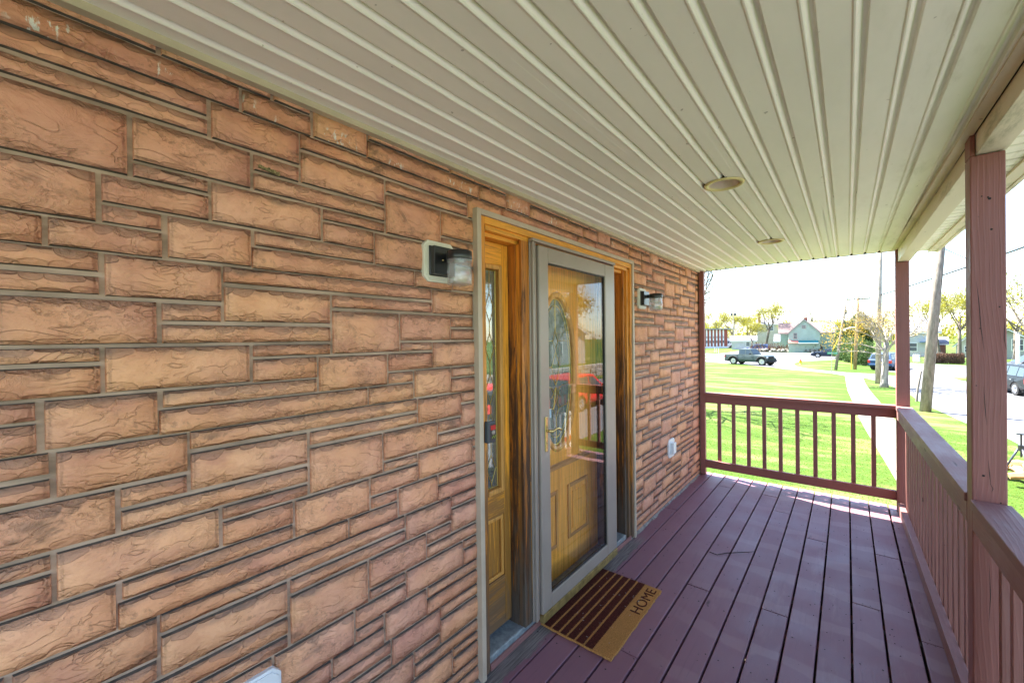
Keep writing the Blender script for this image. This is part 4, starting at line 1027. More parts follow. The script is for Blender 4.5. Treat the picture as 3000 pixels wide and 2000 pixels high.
for i, (x, y, h, nm) in enumerate([(.9, 72.5, 1.35, 'left end'), (1.7, 67.5, 1.5, 'middle'), (2.5, 62.5, 1.5, 'right end')]):
    bush('hedge_bush', x, y, [(0, 0, h, 1.0, 2.2, h), (.5, -1.2, h*.9, 1.0, 1.6, h*.9), (-.3, 1.3, h, .9, 1.5, h*1.05)], 'dark green rounded hedge bush on the corner lawn, %s of the row' % nm, 'bush', 'leaf_dark', 9000, .055, 'hedge bushes on the corner lawn', 80+i)
# the pruned street tree in bud beside the sidewalk
st = tree(3.2, 36.3, 5.9, 3.0, 'bare branched street tree with golden buds beside the sidewalk, limbs reaching left', 'leaf_gold', 2600, .045, .20, .50, lean=(.25, 0), seed=12, barkm='bark_pale', depth=5, n0=7, group=None, up=.55, thin=.6)
lb = MB()
rs = random.Random(4)
for (z, L, dz) in ((2.4, 2.6, .5), (2.9, 2.9, 1.0), (3.3, 2.4, 1.3), (2.1, 2.2, .25), (3.1, 1.9, 1.9)):
    p = Vector((.08, 0, z)); pts = [p]
    for k in range(1, 6):
        t_ = k/5; pts.append(Vector((-L*t_, rs.uniform(-.3, .3)*t_-1.0*t_*(rs.random()-.3), z+dz*math.sin(t_*2.2))))
    lb.tube(pts, [.055, .045, .038, .03, .022, .01], 6)
    for k in range(2, 6):
        for m_ in range(4):
            d = Vector((-rs.uniform(.1, .7), rs.uniform(-.5, .5), rs.uniform(-.2, .7)))
            lb.tube([pts[k], pts[k]+d*.5+Vector((0, 0, .05)), pts[k]+d], [.013, .009, .004], 3, False)
lb.build('left_limbs', M['bark_pale'], st)
rng = np.random.default_rng(9)
nb = 1100; c_ = np.c_[rng.uniform(-3.3, -.9, nb), rng.uniform(-1., .7, nb), rng.normal(3.7, .55, nb)-.0]
P = c_[:, None, :]+rng.normal(size=(nb, 3, 3))*.038; tri_obj('golden_buds', P, M['leaf_gold'], st)
tree(11.0, 79, 10.0, 3.4, 'leaning yellow green tree between the two porch posts, behind the brown hedge', nleaf=2400, ls=.14, seed=41, trunk_r=.17, fork=.45, lean=(-1.0, 0), barkm='bark')
tree(11.9, 73, 9.5, 3.6, 'upright yellow green tree left of the cream house, dark trunk', nleaf=2400, ls=.14, seed=42, trunk_r=.2, fork=.5)
tree(9.8, 92, 9.5, 4, 'pale bare crowned tree right of the white house', nleaf=500, ls=.14, seed=43, trunk_r=.2, depth=5)
tree(14.6, 60, 11.5, 5.0, 'tall thin leaved tree at the right edge beyond the black car', nleaf=2000, ls=.12, seed=44, trunk_r=.2, depth=5)
tree(16.5, 74, 11, 5.0, 'yellow tree beyond the grey bollard at the right edge', nleaf=2600, ls=.15, seed=45, trunk_r=.2)
tl = empty('far_woods', (0, 230, G)); tl['kind'] = 'stuff'
rng = np.random.default_rng(77); n = 26000; x = rng.uniform(-95, 75, n)
hh = 7.5+2.2*np.sin(x*.21)+1.6*np.sin(x*.53+1)+1.2*np.sin(x*1.3+2)
c_ = np.c_[x, rng.uniform(-14, 14, n), hh*rng.random(n)**.6]
o = tri_obj('far_tree_crowns', c_[:, None, :]+rng.normal(size=(n, 3, 3))*.30, M['leaf_spring'], tl); o['kind'] = 'stuff'
tb_ = MB(); rs = random.Random(6)
for i in range(120):
    x = rs.uniform(-95, 75); y = rs.uniform(-14, 14); tb_.tube([(x, y, 0), (x+rs.uniform(-.5, .5), y, rs.uniform(5, 9))], [.22, .08], 5)
tb_.build('far_tree_trunks', M['bark'], tl)['kind'] = 'stuff'
tree(-5.6, 20.5, 9.5, 4.6, 'bare tree standing past the house corner, twig tips showing at the wall edge', nleaf=0, seed=91, trunk_r=.18, depth=5, fork=.35, group=None, n0=6, up=.7)
# trees on the far side of the street, opposite the porch
for i, (x, y, h, lf) in enumerate([(21, 33, 10, 'leaf_orange'), (17.5, 14, 9, 'leaf_spring'), (20, 20, 11, 'leaf_spring'), (23, 9, 10, 'leaf_spring'), (19, 3, 9, 'leaf_spring'), (27, 44, 12, 'leaf_orange'), (24, -5, 11, 'leaf_spring')]):
    tree(x, y, h, 4.5, ['orange leaved tree beside the white house opposite the porch', 'yellow green tree across the street in front of the retaining wall', 'tall yellow green tree across the street between the white houses', 'yellow green tree opposite the porch beside the second red car', 'yellow green tree opposite the near end of the porch', 'large orange leaved tree across the street, farthest from the porch', 'yellow green tree across the street behind the camera'][i], lf, 2200, .17, .2, .3, seed=60+i, group='trees opposite the porch')

# ================================================================== BUILDINGS
def siding(name, c, step=.14, axis=2):
    k = N(name); s = k.sep(k.pos()); f = k.math('FRACT', k.math('DIVIDE', s[2], step)); n = k.noise(k.pos(), 1.5, 5)
    col = k.mix(k.ramp(n, .3, .7), c, tuple(x*.88 for x in c))
    return k.fin(col, .7, k.bump(f, .8, .03), 0, .2)
def shingles(name, c):
    k = N(name); n = k.noise(k.vmul(k.pos(), (2, 2, 9)), 1.5, 5); return k.fin(k.mix(k.ramp(n, .3, .7), c, tuple(x*.7 for x in c)), .9, k.bump(n, .4, .03))
M['white_trim'] = plain('white_house_trim', (.75, .75, .75), .5, .03)
def house(x, y, rz, w, d, h, rh, wallm, roofm, label, wins=(), ridge='y', trimm='white_trim', chim=None, over=.35, cat='house', door=None):
    """gable house: front face at local y = 0 looking to -y, w wide, d deep; ridge 'y' puts the gable in front"""
    t = empty('house', (x, y, G), label, cat, None, rz)
    if ridge == 'y': b = MB().poly([(-w/2, -.3), (w/2, -.3), (w/2, h), (0, h+rh), (-w/2, h)], 'y', 0, d)
    else: b = MB().poly([(0, -.3), (d, -.3), (d, h), (d/2, h+rh), (0, h)], 'x', -w/2, w/2)
    b.build('wall', wallm, t)
    th = .12
    if ridge == 'y':
        sl = rh/(w/2)
        r = MB().poly([(-w/2-over, h-over*sl), (0, h+rh), (0, h+rh+th), (-w/2-over, h-over*sl+th)], 'y', -over, d+over).poly([(w/2+over, h-over*sl), (w/2+over, h-over*sl+th), (0, h+rh+th), (0, h+rh)], 'y', -over, d+over)
        f = MB().poly([(-w/2-over, h-over*sl-.16), (0, h+rh-.16), (0, h+rh-.003), (-w/2-over, h-over*sl-.003)], 'y', -over, -over+.05).poly([(w/2+over, h-over*sl-.16), (w/2+over, h-over*sl-.003), (0, h+rh-.003), (0, h+rh-.16)], 'y', -over, -over+.05)
    else:
        sl = rh/(d/2)
        r = MB().poly([(-over, h-over*sl), (d/2, h+rh), (d/2, h+rh+th), (-over, h-over*sl+th)], 'x', -w/2-over, w/2+over).poly([(d+over, h-over*sl), (d+over, h-over*sl+th), (d/2, h+rh+th), (d/2, h+rh)], 'x', -w/2-over, w/2+over)
        f = MB().box(-w/2-over, w/2+over, -over, -over+.05, h-over*sl-.18, h-over*sl-.003)
    rr = r.build('roof', roofm, t); f.build('eave_trim', M[trimm], t)
    if chim: MB().box(chim[0]-.35, chim[0]+.35, chim[1]-.35, chim[1]+.35, h, h+rh+chim[2]).build('chimney', M['brick'], rr)
    for (cx, z0, ww, hh) in wins:
        wf = MB().box(cx-ww/2-.09, cx+ww/2+.09, -.06, -.002, z0-.09, z0+hh+.09).build('window', M[trimm], t)
        MB().box(cx-ww/2, cx+ww/2, -.075, -.0605, z0, z0+hh/2-.03).build('pane', M['house_glass'], wf)
        MB().box(cx-ww/2, cx+ww/2, -.075, -.0605, z0+hh/2+.03, z0+hh).build('pane', M['house_glass'], wf)
    if door: MB().box(door[0]-.5, door[0]+.5, -.06, -.002, .1, 2.2).build('door', door[1], t)
    return t
M['brick'] = plain('red_brick', (.33, .09, .06), .85, .15, 6)
green = siding('mint_green_siding', (.32, .40, .34)); lav = siding('lavender_siding', (.34, .35, .45)); wht = siding('white_siding', (.50, .50, .53)); grey = siding('grey_siding', (.35, .35, .37)); cream = siding('cream_siding', (.55, .55, .48)); tan = siding('tan_siding', (.48, .42, .34))
rpink = shingles('mauve_shingles', (.22, .155, .145)); rgrey = shingles('pale_grey_shingles', (.22, .22, .25)); rdark = shingles('charcoal_shingles', (.12, .12, .13))
dirv = lambda x, y: math.atan2(-(x-1.35), y)   # face the street corner
gh = house(-5.5, 102.9, .10, 5.3, 9, 4.1, 2.75, green, rpink, 'mint green gabled house with dark trim behind the stone and brush heap', [(-.05, 5.0, .55, .55), (-1.5, 2.9, .5, 1.1)], chim=(.4, 4.5, .5), trimm='storm')
house(-5.6, 109.5, .10, 9.4, 5, 4.3, 2.0, green, rpink, 'wing with mauve roof running behind the mint green gable', ridge='x', trimm='storm')
aw = empty('awning', (-5.6, 102.8, G+2.0), 'striped red and teal awning with white lower band on the green house', 'awning', rz=.10)
MB().hexa([(-2.6, -.9, 0), (-.9, -.9, 0), (-.9, 0, 0), (-2.6, 0, 0)], [(-2.6, -.85, .08), (-.9, -.85, .08), (-.9, -.02, .5), (-2.6, -.02, .5)]).build('red_canvas', plain('faded_red_canvas', (.60, .16, .12), .8), aw)
MB().hexa([(-.88, -.9, 0), (2.4, -.9, 0), (2.4, 0, 0), (-.88, 0, 0)], [(-.88, -.85, .08), (2.4, -.85, .08), (2.4, -.02, .5), (-.88, -.02, .5)]).build('teal_canvas', plain('teal_canvas', (.03, .22, .22), .8), aw)
MB().box(-.88, 2.4, -.96, -.905, -.12, .06).build('white_band', M['white_trim'], aw)
house(-1.6, 119.5, .02, 4.6, 9, 4.0, 3.0, lav, rgrey, 'lavender grey house with pale roof behind the dark coupe', [(.9, 1.4, .9, 1.6)])
house(-17, 146, .12, 6.4, 8, 7.2, 1.6, tan, rgrey, 'tall tan house with a red brick chimney behind the trees', [(.6, 5.2, .9, 1.3)], chim=(-2.6, 1.0, 1.8), ridge='x')
house(-19.8, 122.0, .15, 5.5, 6, 2.4, 1.2, wht, rgrey, 'low white outbuilding behind the small round tree', [(1, 1, .8, .9)], ridge='x')
house(-10.2, 124.5, .08, 5.6, 6, 2.2, 1.6, wht, rgrey, 'white garage with grey roof left of the green house', [(-1.3, 1.0, .9, .7), (1.3, 1.0, .9, .7)], ridge='x')
house(9.6, 88.2, -.09, 4.6, 9, 3.9, 1.9, wht, rgrey, 'white house with grey roof between corner post and utility pole', [(-.4, .9, .8, 1.2), (1.4, 2.6, .7, .9)], ridge='x')
MB().box(.3, 2.0, -1.0, -.1, 2.2, 2.32).build('blue_door_canopy', plain('blue_canopy', (.05, .14, .28), .5), bpy.data.objects['house.007'] if 'house.007' in bpy.data.objects else None)
house(14.9, 88.3, -.16, 2.3, 7, 1.9, 1.2, cream, rgrey, 'small cream house just left of the big near post', [(0, .8, .5, .8)])
house(12.4, 96, -.12, 2.6, 5, 2.0, .9, plain('salmon_wall', (.55, .25, .15), .8), rgrey, 'salmon coloured shed behind the leaning tree', ridge='x')
house(17.9, 84, -.2, 4.5, 8, 2.4, 1.6, grey, rdark, 'grey house far right beyond the black car', [(-1.2, 1.2, .9, 1.4), (.8, 1.2, .9, 1.4)])
# opposite the porch, seen in the glass
house(29, 47, -1.0, 8, 8, 4.2, 3, wht, rgrey, 'white house across the street opposite the porch, beyond the orange tree', [(-2.4, 1.2, 1, 1.6), (0, 1.2, 1, 1.6), (2.4, 1.2, 1, 1.6), (-1.2, 4.4, .9, 1.1)])
house(27, 22, -1.45, 9, 8, 4.4, 3, wht, rgrey, 'white house across the street facing the porch', [(-3, 1.2, 1, 1.6), (0, 1.2, 1, 1.6), (3, 1.2, 1, 1.6)])
sw = empty('stone_retaining_wall', (16.6, 26, G), 'low fieldstone retaining wall across the street', 'stone wall', rz=0)
rs = random.Random(8); fs = plain('fieldstone', (.34, .31, .27), .9, .2, 2)
for r_ in range(3):
    y = -16
    while y < 22:
        L_ = rs.uniform(.5, 1.0)
        MB().box(rs.uniform(-.05, .05), .5, y+.02, y+L_-.02, r_*.36, r_*.36+.34).build('stone', fs, sw, bevel=.04); y += L_
# brick office block with white window bays
bb_ = empty('brick_building', (-29.3, 136.4, G), 'red brick building with white vertical window bays and flat grey roof', 'building', rz=math.atan2(3.9, 4.7))
MB().box(-22, 3.05, 0, 9, -.2, 5.65).build('wall', M['brick'], bb_)
MB().box(-22.6, 5.3, -.9, 9.6, 5.66, 5.95).build('roof', plain('grey_flat_roof', (.22, .23, .25), .6), bb_)
MB().box(-22, 3.06, -.06, -.002, -.2, .55).build('base_band', M['white_trim'], bb_)
for i in range(16):
    x = 2.3-1.02*i-.5
    wf = MB().box(x-.20, x+.20, -.07, -.003, .56, 5.6).build('window_bay', M['white_trim'], bb_)
    MB().box(x-.16, x+.16, -.085, -.071, 1.55, 2.35).build('pane', M['house_glass'], wf)
    MB().box(x-.16, x+.16, -.085, -.071, 3.05, 3.65).build('panel', grey, wf)

# ================================================================== VEHICLES
M['tyre'] = plain('tyre_rubber', (.02, .02, .02), .85); M['rim'] = plain('alloy_rim', (.42, .43, .45), .3, .05, 8, .8); M['chrome'] = plain('bright_trim', (.7, .7, .7), .2, .02, 8, .9)
M['tail'] = plain('red_tail_light', (.55, .01, .01), .15, .03, 8, 0, 0, .6); M['head'] = plain('headlight_lens', (.7, .72, .75), .1); M['under'] = plain('black_underbody', (.015, .015, .016), .8)
M['plate'] = plain('yellow_number_plate', (.65, .45, .05), .5)
def paint(name, c):
    k = N(name); k.fin(c, .38, None, 0, .25); k.b.inputs['Coat Weight'].default_value = .08; k.b.inputs['Coat Roughness'].default_value = .05; return k.m
def arch(x, r, z0, n=7): return [(x-r*math.cos(math.pi*i/n), z0+r*math.sin(math.pi*i/n)) for i in range(n+1)]
def vehicle(kind, x, y, rz, paintm, label, cat, group=None):
    """local +x is forward; profile = list of (x, z) outlines"""
    D = dict(pickup=(5.5, 1.88, .46, 1.95, -1.55), suv=(4.75, 1.86, .36, 1.42, -1.38), coupe=(4.7, 1.84, .34, 1.45, -1.35), van=(6.4, 2.1, .38, 2.1, -1.7))[kind]
    L_, W_, wr, fx, rx = D; hw = W_/2
    t = empty({'pickup': 'pickup_truck', 'suv': 'suv', 'coupe': 'car', 'van': 'shuttle_van'}[kind], (x, y, G+.006), label, cat, group, rz)
    zb = wr+.02
    wa = wr*1.22
    if kind == 'pickup':
        low = [(-2.72, .62), (-2.72, 1.20), (-.95, 1.20), (-.95, 1.26), (.95, 1.25), (2.15, 1.20), (2.42, 1.10), (2.50, .66), (2.42, .52)]; cab = [(-.95, 1.25), (-.93, 1.90), (-.82, 1.95), (.42, 1.94), (.90, 1.25)]
        wins = [[(-.78, 1.28), (-.76, 1.80), (-.12, 1.82), (-.12, 1.28)], [(-.02, 1.30), (-.02, 1.84), (.36, 1.83), (.70, 1.30)]]
    elif kind == 'suv':
        low = [(-2.32, .45), (-2.36, .95), (-2.30, 1.05), (1.0, 1.02), (1.9, .95), (2.30, .80), (2.36, .50), (2.25, .30)]; cab = [(-2.28, 1.03), (-2.02, 1.55), (-1.8, 1.66), (.0, 1.68), (.25, 1.64), (1.05, 1.02)]
        wins = [[(-2.0, 1.08), (-1.83, 1.52), (-1.35, 1.56), (-1.35, 1.08)], [(-1.27, 1.08), (-1.27, 1.57), (-.40, 1.58), (-.40, 1.08)], [(-.32, 1.08), (-.32, 1.58), (.18, 1.54), (.80, 1.08)]]
    elif kind == 'coupe':
        low = [(-2.30, .40), (-2.34, .92), (-2.2, .98), (1.0, .95), (1.9, .86), (2.28, .70), (2.34, .45), (2.2, .25)]; cab = [(-2.15, .97), (-1.15, 1.42), (-.5, 1.48), (.1, 1.42), (1.15, .95)]
        wins = [[(-1.65, 1.01), (-1.05, 1.33), (-.55, 1.38), (-.55, 1.01)], [(-.47, 1.01), (-.47, 1.39), (.05, 1.34), (.85, 1.0)]]
    else:
        low = [(-3.2, .45), (-3.2, 2.75), (-3.05, 2.85), (1.6, 2.85), (2.1, 2.0), (2.4, 1.35), (3.15, 1.10), (3.2, .45), (3.1, .35)]; cab = None
        wins = [[(-2.9+.95*i, 1.35), (-2.9+.95*i, 2.1), (-2.1+.95*i, 2.1), (-2.1+.95*i, 1.35)] for i in range(4)]+[[(1.1, 1.35), (1.1, 2.1), (1.85, 2.1), (2.2, 1.4)]]
    pts = low+list(reversed(arch(fx, wa, zb-.06)))+list(reversed(arch(rx, wa, zb-.06)))
    if pts[-1][0] > low[0][0]: pass
    b = MB(); n = len(pts); ins = .10
    V = []; zt = max(p[1] for p in low)
    for s_ in (-1, 1):
        for (px_, pz) in pts:
            k_ = hw-(.06 if pz > .9*zt and kind != 'van' else (.05 if pz < .45 else 0)); V.append((px_, s_*k_, pz))
    b.add(V, [tuple(range(n)), tuple(range(2*n-1, n-1, -1))]+[(i, n+i, n+(i+1) % n, (i+1) % n) for i in range(n)])
    body = b.build('body', paintm, t, bevel=.03)
    MB().box(-L_/2+.25, L_/2-.25, -hw+.12, hw-.12, .22 if kind != 'pickup' else .36, .6).build('underbody', M['under'], t)
    if cab:
        n = len(cab); V = []
        z0 = cab[0][1]; z1 = max(p[1] for p in cab)
        for s_ in (-1, 1):
            for (px_, pz) in cab: V.append((px_, s_*(hw-.09-.17*(pz-z0)/(z1-z0)), pz))
        MB().add(V, [tuple(range(n)), tuple(range(2*n-1, n-1, -1))]+[(i, n+i, n+(i+1) % n, (i+1) % n) for i in range(n)]).build('cabin', paintm, t, bevel=.03)
        def side(s_, wn):
            out = [(px_, s_*(hw-.09-.17*(pz-z0)/(z1-z0)+.006), pz) for px_, pz in wn]; inn = [(px_, yy_-s_*.02, pz) for px_, yy_, pz in out]; k_ = len(wn)
            return MB().add(out+inn, [tuple(range(k_)), tuple(range(2*k_-1, k_-1, -1))]+[(i, k_+i, k_+(i+1) % k_, (i+1) % k_) for i in range(k_)])
        for wn in wins:
            for s_ in (-1, 1): side(s_, wn).build('window', M['car_glass'], t)
        # windscreen and back window lie just proud of the cab ends
        def pane(a, c, name):
            (xa, za), (xc, zc_) = a, c; q = Vector((xc-xa, 0, zc_-za)); nn = Vector((q.z, 0, -q.x)).normalized()
            if (nn.x < 0) != (xa < -.5 and xc < .2 and name == 'rear_window'): nn = -nn
            P_ = []
            for f_ in (.12, .90):
                px_ = xa+(xc-xa)*f_; pz = za+(zc_-za)*f_; k_ = hw-.09-.17*(pz-z0)/(z1-z0)-.10
                P_ += [Vector((px_, -k_, pz))+nn*.012, Vector((px_, k_, pz))+nn*.012]
            P2 = [v-nn*.02 for v in P_]
            MB().add(P_+P2, [(0, 1, 3, 2), (4, 6, 7, 5), (0, 4, 5, 1), (2, 3, 7, 6), (0, 2, 6, 4), (1, 5, 7, 3)]).build(name, M['car_glass'], t)
        pane(cab[-1], cab[-2], 'windscreen'); pane(cab[0], cab[1], 'rear_window')
    else:
        for wn in wins:
            for s_ in (-1, 1):
                out = [(px_, s_*(hw+.006), pz) for px_, pz in wn]; inn = [(px_, yy_-s_*.02, pz) for px_, yy_, pz in out]; k_ = len(wn)
                MB().add(out+inn, [tuple(range(k_)), tuple(range(2*k_-1, k_-1, -1))]+[(i, k_+i, k_+(i+1) % k_, (i+1) % k_) for i in range(k_)]).build('window', M['car_glass'], t)
        MB().hexa([(2.06, -.85, 2.02), (2.10, -.85, 2.0), (2.10, .85, 2.0), (2.06, .85, 2.02)], [(1.68, -.85, 2.7), (1.72, -.85, 2.7), (1.72, .85, 2.7), (1.68, .85, 2.7)]).build('windscreen', M['car_glass'], t)
        MB().box(-3.225, -3.202, -.75, .75, 1.4, 2.1).build('rear_window', M['car_glass'], t)
    for wx in (fx, rx):
        for s_ in (-1, 1):
            wy = s_*(hw-.12); o_ = MB()
            ty = MB().tube([(wx, wy-s_*.12, wr), (wx, wy+s_*.11, wr)], wr, 24).build('wheel', M['tyre'], t, False)
            rm = MB().tube([(wx, wy+s_*.105, wr), (wx, wy+s_*.118, wr)], wr*.66, 20)
            for i in range(5):
                a = 2*math.pi*i/5; rm.tube([(wx, wy+s_*.125, wr), (wx+math.cos(a)*wr*.6, wy+s_*.122, wr+math.sin(a)*wr*.6)], wr*.07, 5)
            rm.build('rim', M['rim'], ty)
            if kind == 'pickup':
                ar = MB(); ap = [(wx+wa*1.12*math.cos(math.pi*i/10), s_*(hw+.03), zb-.04+wa*1.08*math.sin(math.pi*i/10)) for i in range(11)]
                ar.tube(ap, .06, 6).build('fender_flare', M['under'], t, True)
    zl = {'pickup': .95, 'suv': .82, 'coupe': .72, 'van': .95}[kind]
    xf, xr = low[-2][0] if kind != 'pickup' else 2.48, low[0][0]
    for s_ in (-1, 1):
        MB().box(xf-.22 if kind != 'pickup' else xf-.06, xf-.04 if kind != 'pickup' else xf+.035, s_*(hw-.22)-.15, s_*(hw-.22)+.15, zl-.07, zl+.07).build('headlight', M['head'], t, bevel=.02)
        MB().box(xr-.035, xr+.10, s_*(hw-.13)-.10, s_*(hw-.13)+.12, zl-.12, zl+.16).build('tail_light', M['tail'], t, bevel=.02)
        MB().box(.55 if kind != 'van' else 1.9, .72 if kind != 'van' else 2.05, s_*(hw+.08)-.08, s_*(hw+.08)+.08, (1.28 if kind == 'pickup' else 1.02) if kind != 'van' else 1.6, (1.42 if kind == 'pickup' else 1.16) if kind != 'van' else 1.95).build('mirror', M['under'] if kind == 'pickup' else paintm, t, bevel=.02)
        if kind != 'van':
            for dx in (-.15, -1.0): MB().box(dx-.10, dx+.06, s_*(hw+.008)-.012, s_*(hw+.008)+.012, zt-.20, zt-.165).build('door_handle', M['under'] if kind == 'pickup' else M['chrome'], t)
            for dx in (.85 if kind != 'pickup' else .95, -.38 if kind != 'coupe' else -.55, -1.25 if kind == 'suv' else -.98): MB().box(dx-.006, dx+.006, s_*(hw-.002)-.006, s_*(hw-.002)+.006, .5, zt-.07).build('door_seam', M['under'], t)
    MB().box(xf-.10, xf+.08 if kind != 'pickup' else xf+.22, -hw+.15, hw-.15, .36, .56).build('bumper', M['under'] if kind in ('pickup', 'van') else paintm, t, bevel=.04)
    MB().box(xr-.10, xr+.10, -hw+.15, hw-.15, .42, .62).build('bumper', M['under'] if kind in ('pickup', 'van') else paintm, t, bevel=.04)
    MB().box(xr-.105 if kind == 'van' else xr-.045, xr-.10 if kind == 'van' else xr+.0, -.22, .22, .64, .78).build('number_plate', M['plate'], t)
    if kind == 'pickup':
        for s_ in (-1, 1): MB().box(-2.70, -.98, s_*(hw-.10)-.035, s_*(hw-.10)+.035, 1.181, 1.23).build('bed_rail', M['under'], t)
        MB().box(2.50, 2.53, -.55, .55, .72, 1.05).build('grille', M['under'], t)
    if kind == 'van': MB().box(-3.18, 1.3, -hw+.06, hw-.06, 2.86, 2.98).build('roof_cap', paintm, t, bevel=.05)
    return t
vehicle('pickup', -7.9, 57.3, R(-22), paint('dark_green_grey_paint', (.045, .062, .062)), 'dark grey green four door pickup truck driving on the side road', 'pickup truck')
vehicle('suv', -14.2, 105.6, R(180-6), paint('navy_paint', (.02, .045, .16)), 'navy blue hatchback suv parked behind the pickup truck', 'car')
vehicle('coupe', -.75, 80.3, R(180-3), paint('dark_navy_paint', (.012, .02, .04)), 'dark navy sedan behind the street sign on the side road', 'car')
vehicle('suv', 4.55, 55.6, R(70), paint('deep_blue_paint', (.04, .08, .17)), 'dark blue suv half hidden behind the street tree trunk', 'car')
vehicle('suv', 9.15, 36.6, R(100), paint('black_paint', (.006, .007, .009)), 'black suv with red tail lights on the road at the right edge', 'car')
vehicle('suv', 12.9, 52.0, R(190), paint('charcoal_paint', (.04, .045, .05)), 'charcoal car parked beyond the black suv at the right edge', 'car')
wp = paint('white_van_paint', (.74, .75, .77))
vehicle('van', -28.9, 143.6, R(75), wp, 'white shuttle van half hidden by the brick building, leftmost', 'van', 'white vans by the brick building')
vehicle('van', -25.6, 146.0, R(150), wp, 'white shuttle van with broad side windows, middle of the vans', 'van', 'white vans by the brick building')
vehicle('van', -22.6, 149.5, R(78), wp, 'white shuttle van nearest the small trees, rightmost of the vans', 'van', 'white vans by the brick building')
vehicle('suv', 9.3, 18.3, R(90), paint('bright_red_paint', (.60, .012, .02)), 'bright red suv parked across the street opposite the porch', 'car')
vehicle('suv', 9.4, 12.2, R(88), paint('bright_red_paint_second', (.55, .03, .02)), 'second red car parked across the street behind the red suv', 'car')

# ================================================================== POLES, WIRES, SIGNS
PG = 'utility poles along the road'
def pole(x, y, h, r, label, mat_='pole_wood', lean=(0, 0), arm=None, z0=G):
    t = empty('utility_pole', (x, y, z0), label, 'utility pole', PG)
    MB().tube([(0, 0, -.3), (lean[0]*.5, lean[1]*.5, h*.5), (lean[0], lean[1], h)], [r, r*.88, r*.72], 14).build('shaft', M[mat_], t, True)
    if arm:
        MB().box(lean[0]-arm/2, lean[0]+arm/2, lean[1]-.14, lean[1]-.04, h-.35, h-.22).build('crossarm', M['pole_wood'], t)
        for i in range(4):
            xx_ = lean[0]-arm/2+.1+(arm-.2)*i/3; MB().lathe([(.03, 0), (.05, .05), (.03, .1), (.045, .13), (.001, .16)], (xx_, lean[1]-.09, h-.22), 8).build('insulator', M['grey_plastic'], t)
    return t
pole(4.0, 25.8, 9.5, .195, 'big weathered utility pole on the verge right of the corner post', 'pole_wood', (.72, .2))
pole(3.0, 38.6, 11.0, .17, 'pale utility pole directly behind the street tree', 'pole_pale', (.18, 0))
pole(1.9, 53.6, 7.3, .15, 'tan utility pole with a crossarm on the corner lawn', 'pole_orange', (.33, 0), 1.9)
p4 = pole(.4, 51.7, 6.5, .13, 'dark leaning utility pole behind the green street sign', 'pole_wood', (.85, 0))
MB().box(.80, .95, -.12, .12, 5.5, 5.9).build('switch_box', M['black'], p4); MB().tube([(.62, 0, 4.7), (.98, 0, 4.7)], .05, 6).tube([(.98, 0, 4.2), (.98, 0, 5.4)], .04, 6).build('bracket', M['black'], p4)
p5 = pole(-24.7, 135.2, 12.4, .17, 'distant pole with transformers beside the brick building', 'pole_pale', (.1, 0), 2.0)
for dx in (-.42, .50): MB().lathe([(.01, 0), (.27, .02), (.27, .75), (.2, .82), (.01, .84)], (dx, 0, 9.6), 14).build('transformer', M['grey_plastic'], p5, True)
sl_ = empty('street_lamp', (2.2, 53.6, G+4.1), 'white curved street lamp arm fixed to the tan pole', 'street lamp')
MB().tube([(0, 0, 0), (-.25, 0, .14), (-.6, 0, .13), (-.95, 0, -.02), (-1.25, 0, -.18)], [.04, .04, .045, .05, .03], 8).build('arm', M['white_trim'], sl_, True)
MB().box(-1.35, -.95, -.09, .09, -.22, -.12).build('lamp_head', M['white_trim'], sl_, bevel=.03)
def wire(label, pts, r=.012, cat='cable', sag=.3):
    a, b = Vector(pts[0]), Vector(pts[1]); P_ = [a.lerp(b, i/16)-Vector((0, 0, sag*4*(i/16)*(1-i/16))) for i in range(17)]
    o = MB().tube(P_, r, 6).build('overhead_cable', M['black'], None, True); tag(o, label, cat, 'overhead cables'); return o
wire('thick black overhead cable sloping up from the corner post to the upper right', [(3.2, 38.6, 4.4), (11.6, 12.2, 6.6)], .045, sag=.25)
wire('thin overhead wire high beside the big utility pole', [(4.7, 25.9, 7.4), (13.0, 12.0, 8.6)], .02, sag=.2)
wire('thin overhead wire crossing between pale pole and big utility pole', [(3.15, 38.6, 6.8), (4.68, 25.9, 6.9)], .022, sag=.25)
wire('thin overhead wire from the tan crossarm pole to the pale pole', [(2.6, 53.6, 5.2), (3.1, 38.6, 6.2)], .022, sag=.3)
wire('second thin overhead wire from the tan crossarm pole to the pale pole', [(1.5, 53.6, 5.2), (3.1, 38.6, 5.9)], .022, sag=.3)
wire('low overhead wire behind the street tree crown', [(4.6, 26.0, 5.4), (12, 44, 5.0)], .022, sag=.3)
gw = empty('guy_wire', (9.75, 39.2, G), 'guy wire with a yellow plastic guard at the right edge', 'guy wire')
MB().tube([(-.9, -.2, 0), (.6, .2, 8)], .008, 5).build('wire', M['storm'], gw); MB().tube([(-.06, -.02, 4.5), (.18, .05, 5.8)], .045, 8).build('guard', plain('yellow_guard', (.75, .48, .02), .5), gw)
bo = empty('bollard', (10.95, 46.4, G), 'pale grey steel bollard post with flat cap at the right edge', 'bollard'); MB().tube([(0, 0, 0), (0, 0, 3.45)], .10, 12).build('tube', M['white_trim'], bo, True); MB().tube([(0, 0, 3.45), (0, 0, 3.55)], .14, 12).build('cap', M['storm'], bo)
ss = empty('street_sign', (.2, 47.6, G), 'green street name sign on a thin metal pole', 'street sign')
MB().tube([(0, 0, 0), (.05, 0, 2.3)], .025, 8).build('pole', M['storm'], ss); MB().box(-.30, .46, -.012, .012, 1.72, 1.93).build('name_plate', plain('sign_green', (.01, .25, .12), .4), ss)
MB().box(-.26, .42, -.016, -.0125, 1.79, 1.86).build('white_lettering', plain('sign_faded_white', (.35, .55, .45), .5), ss)
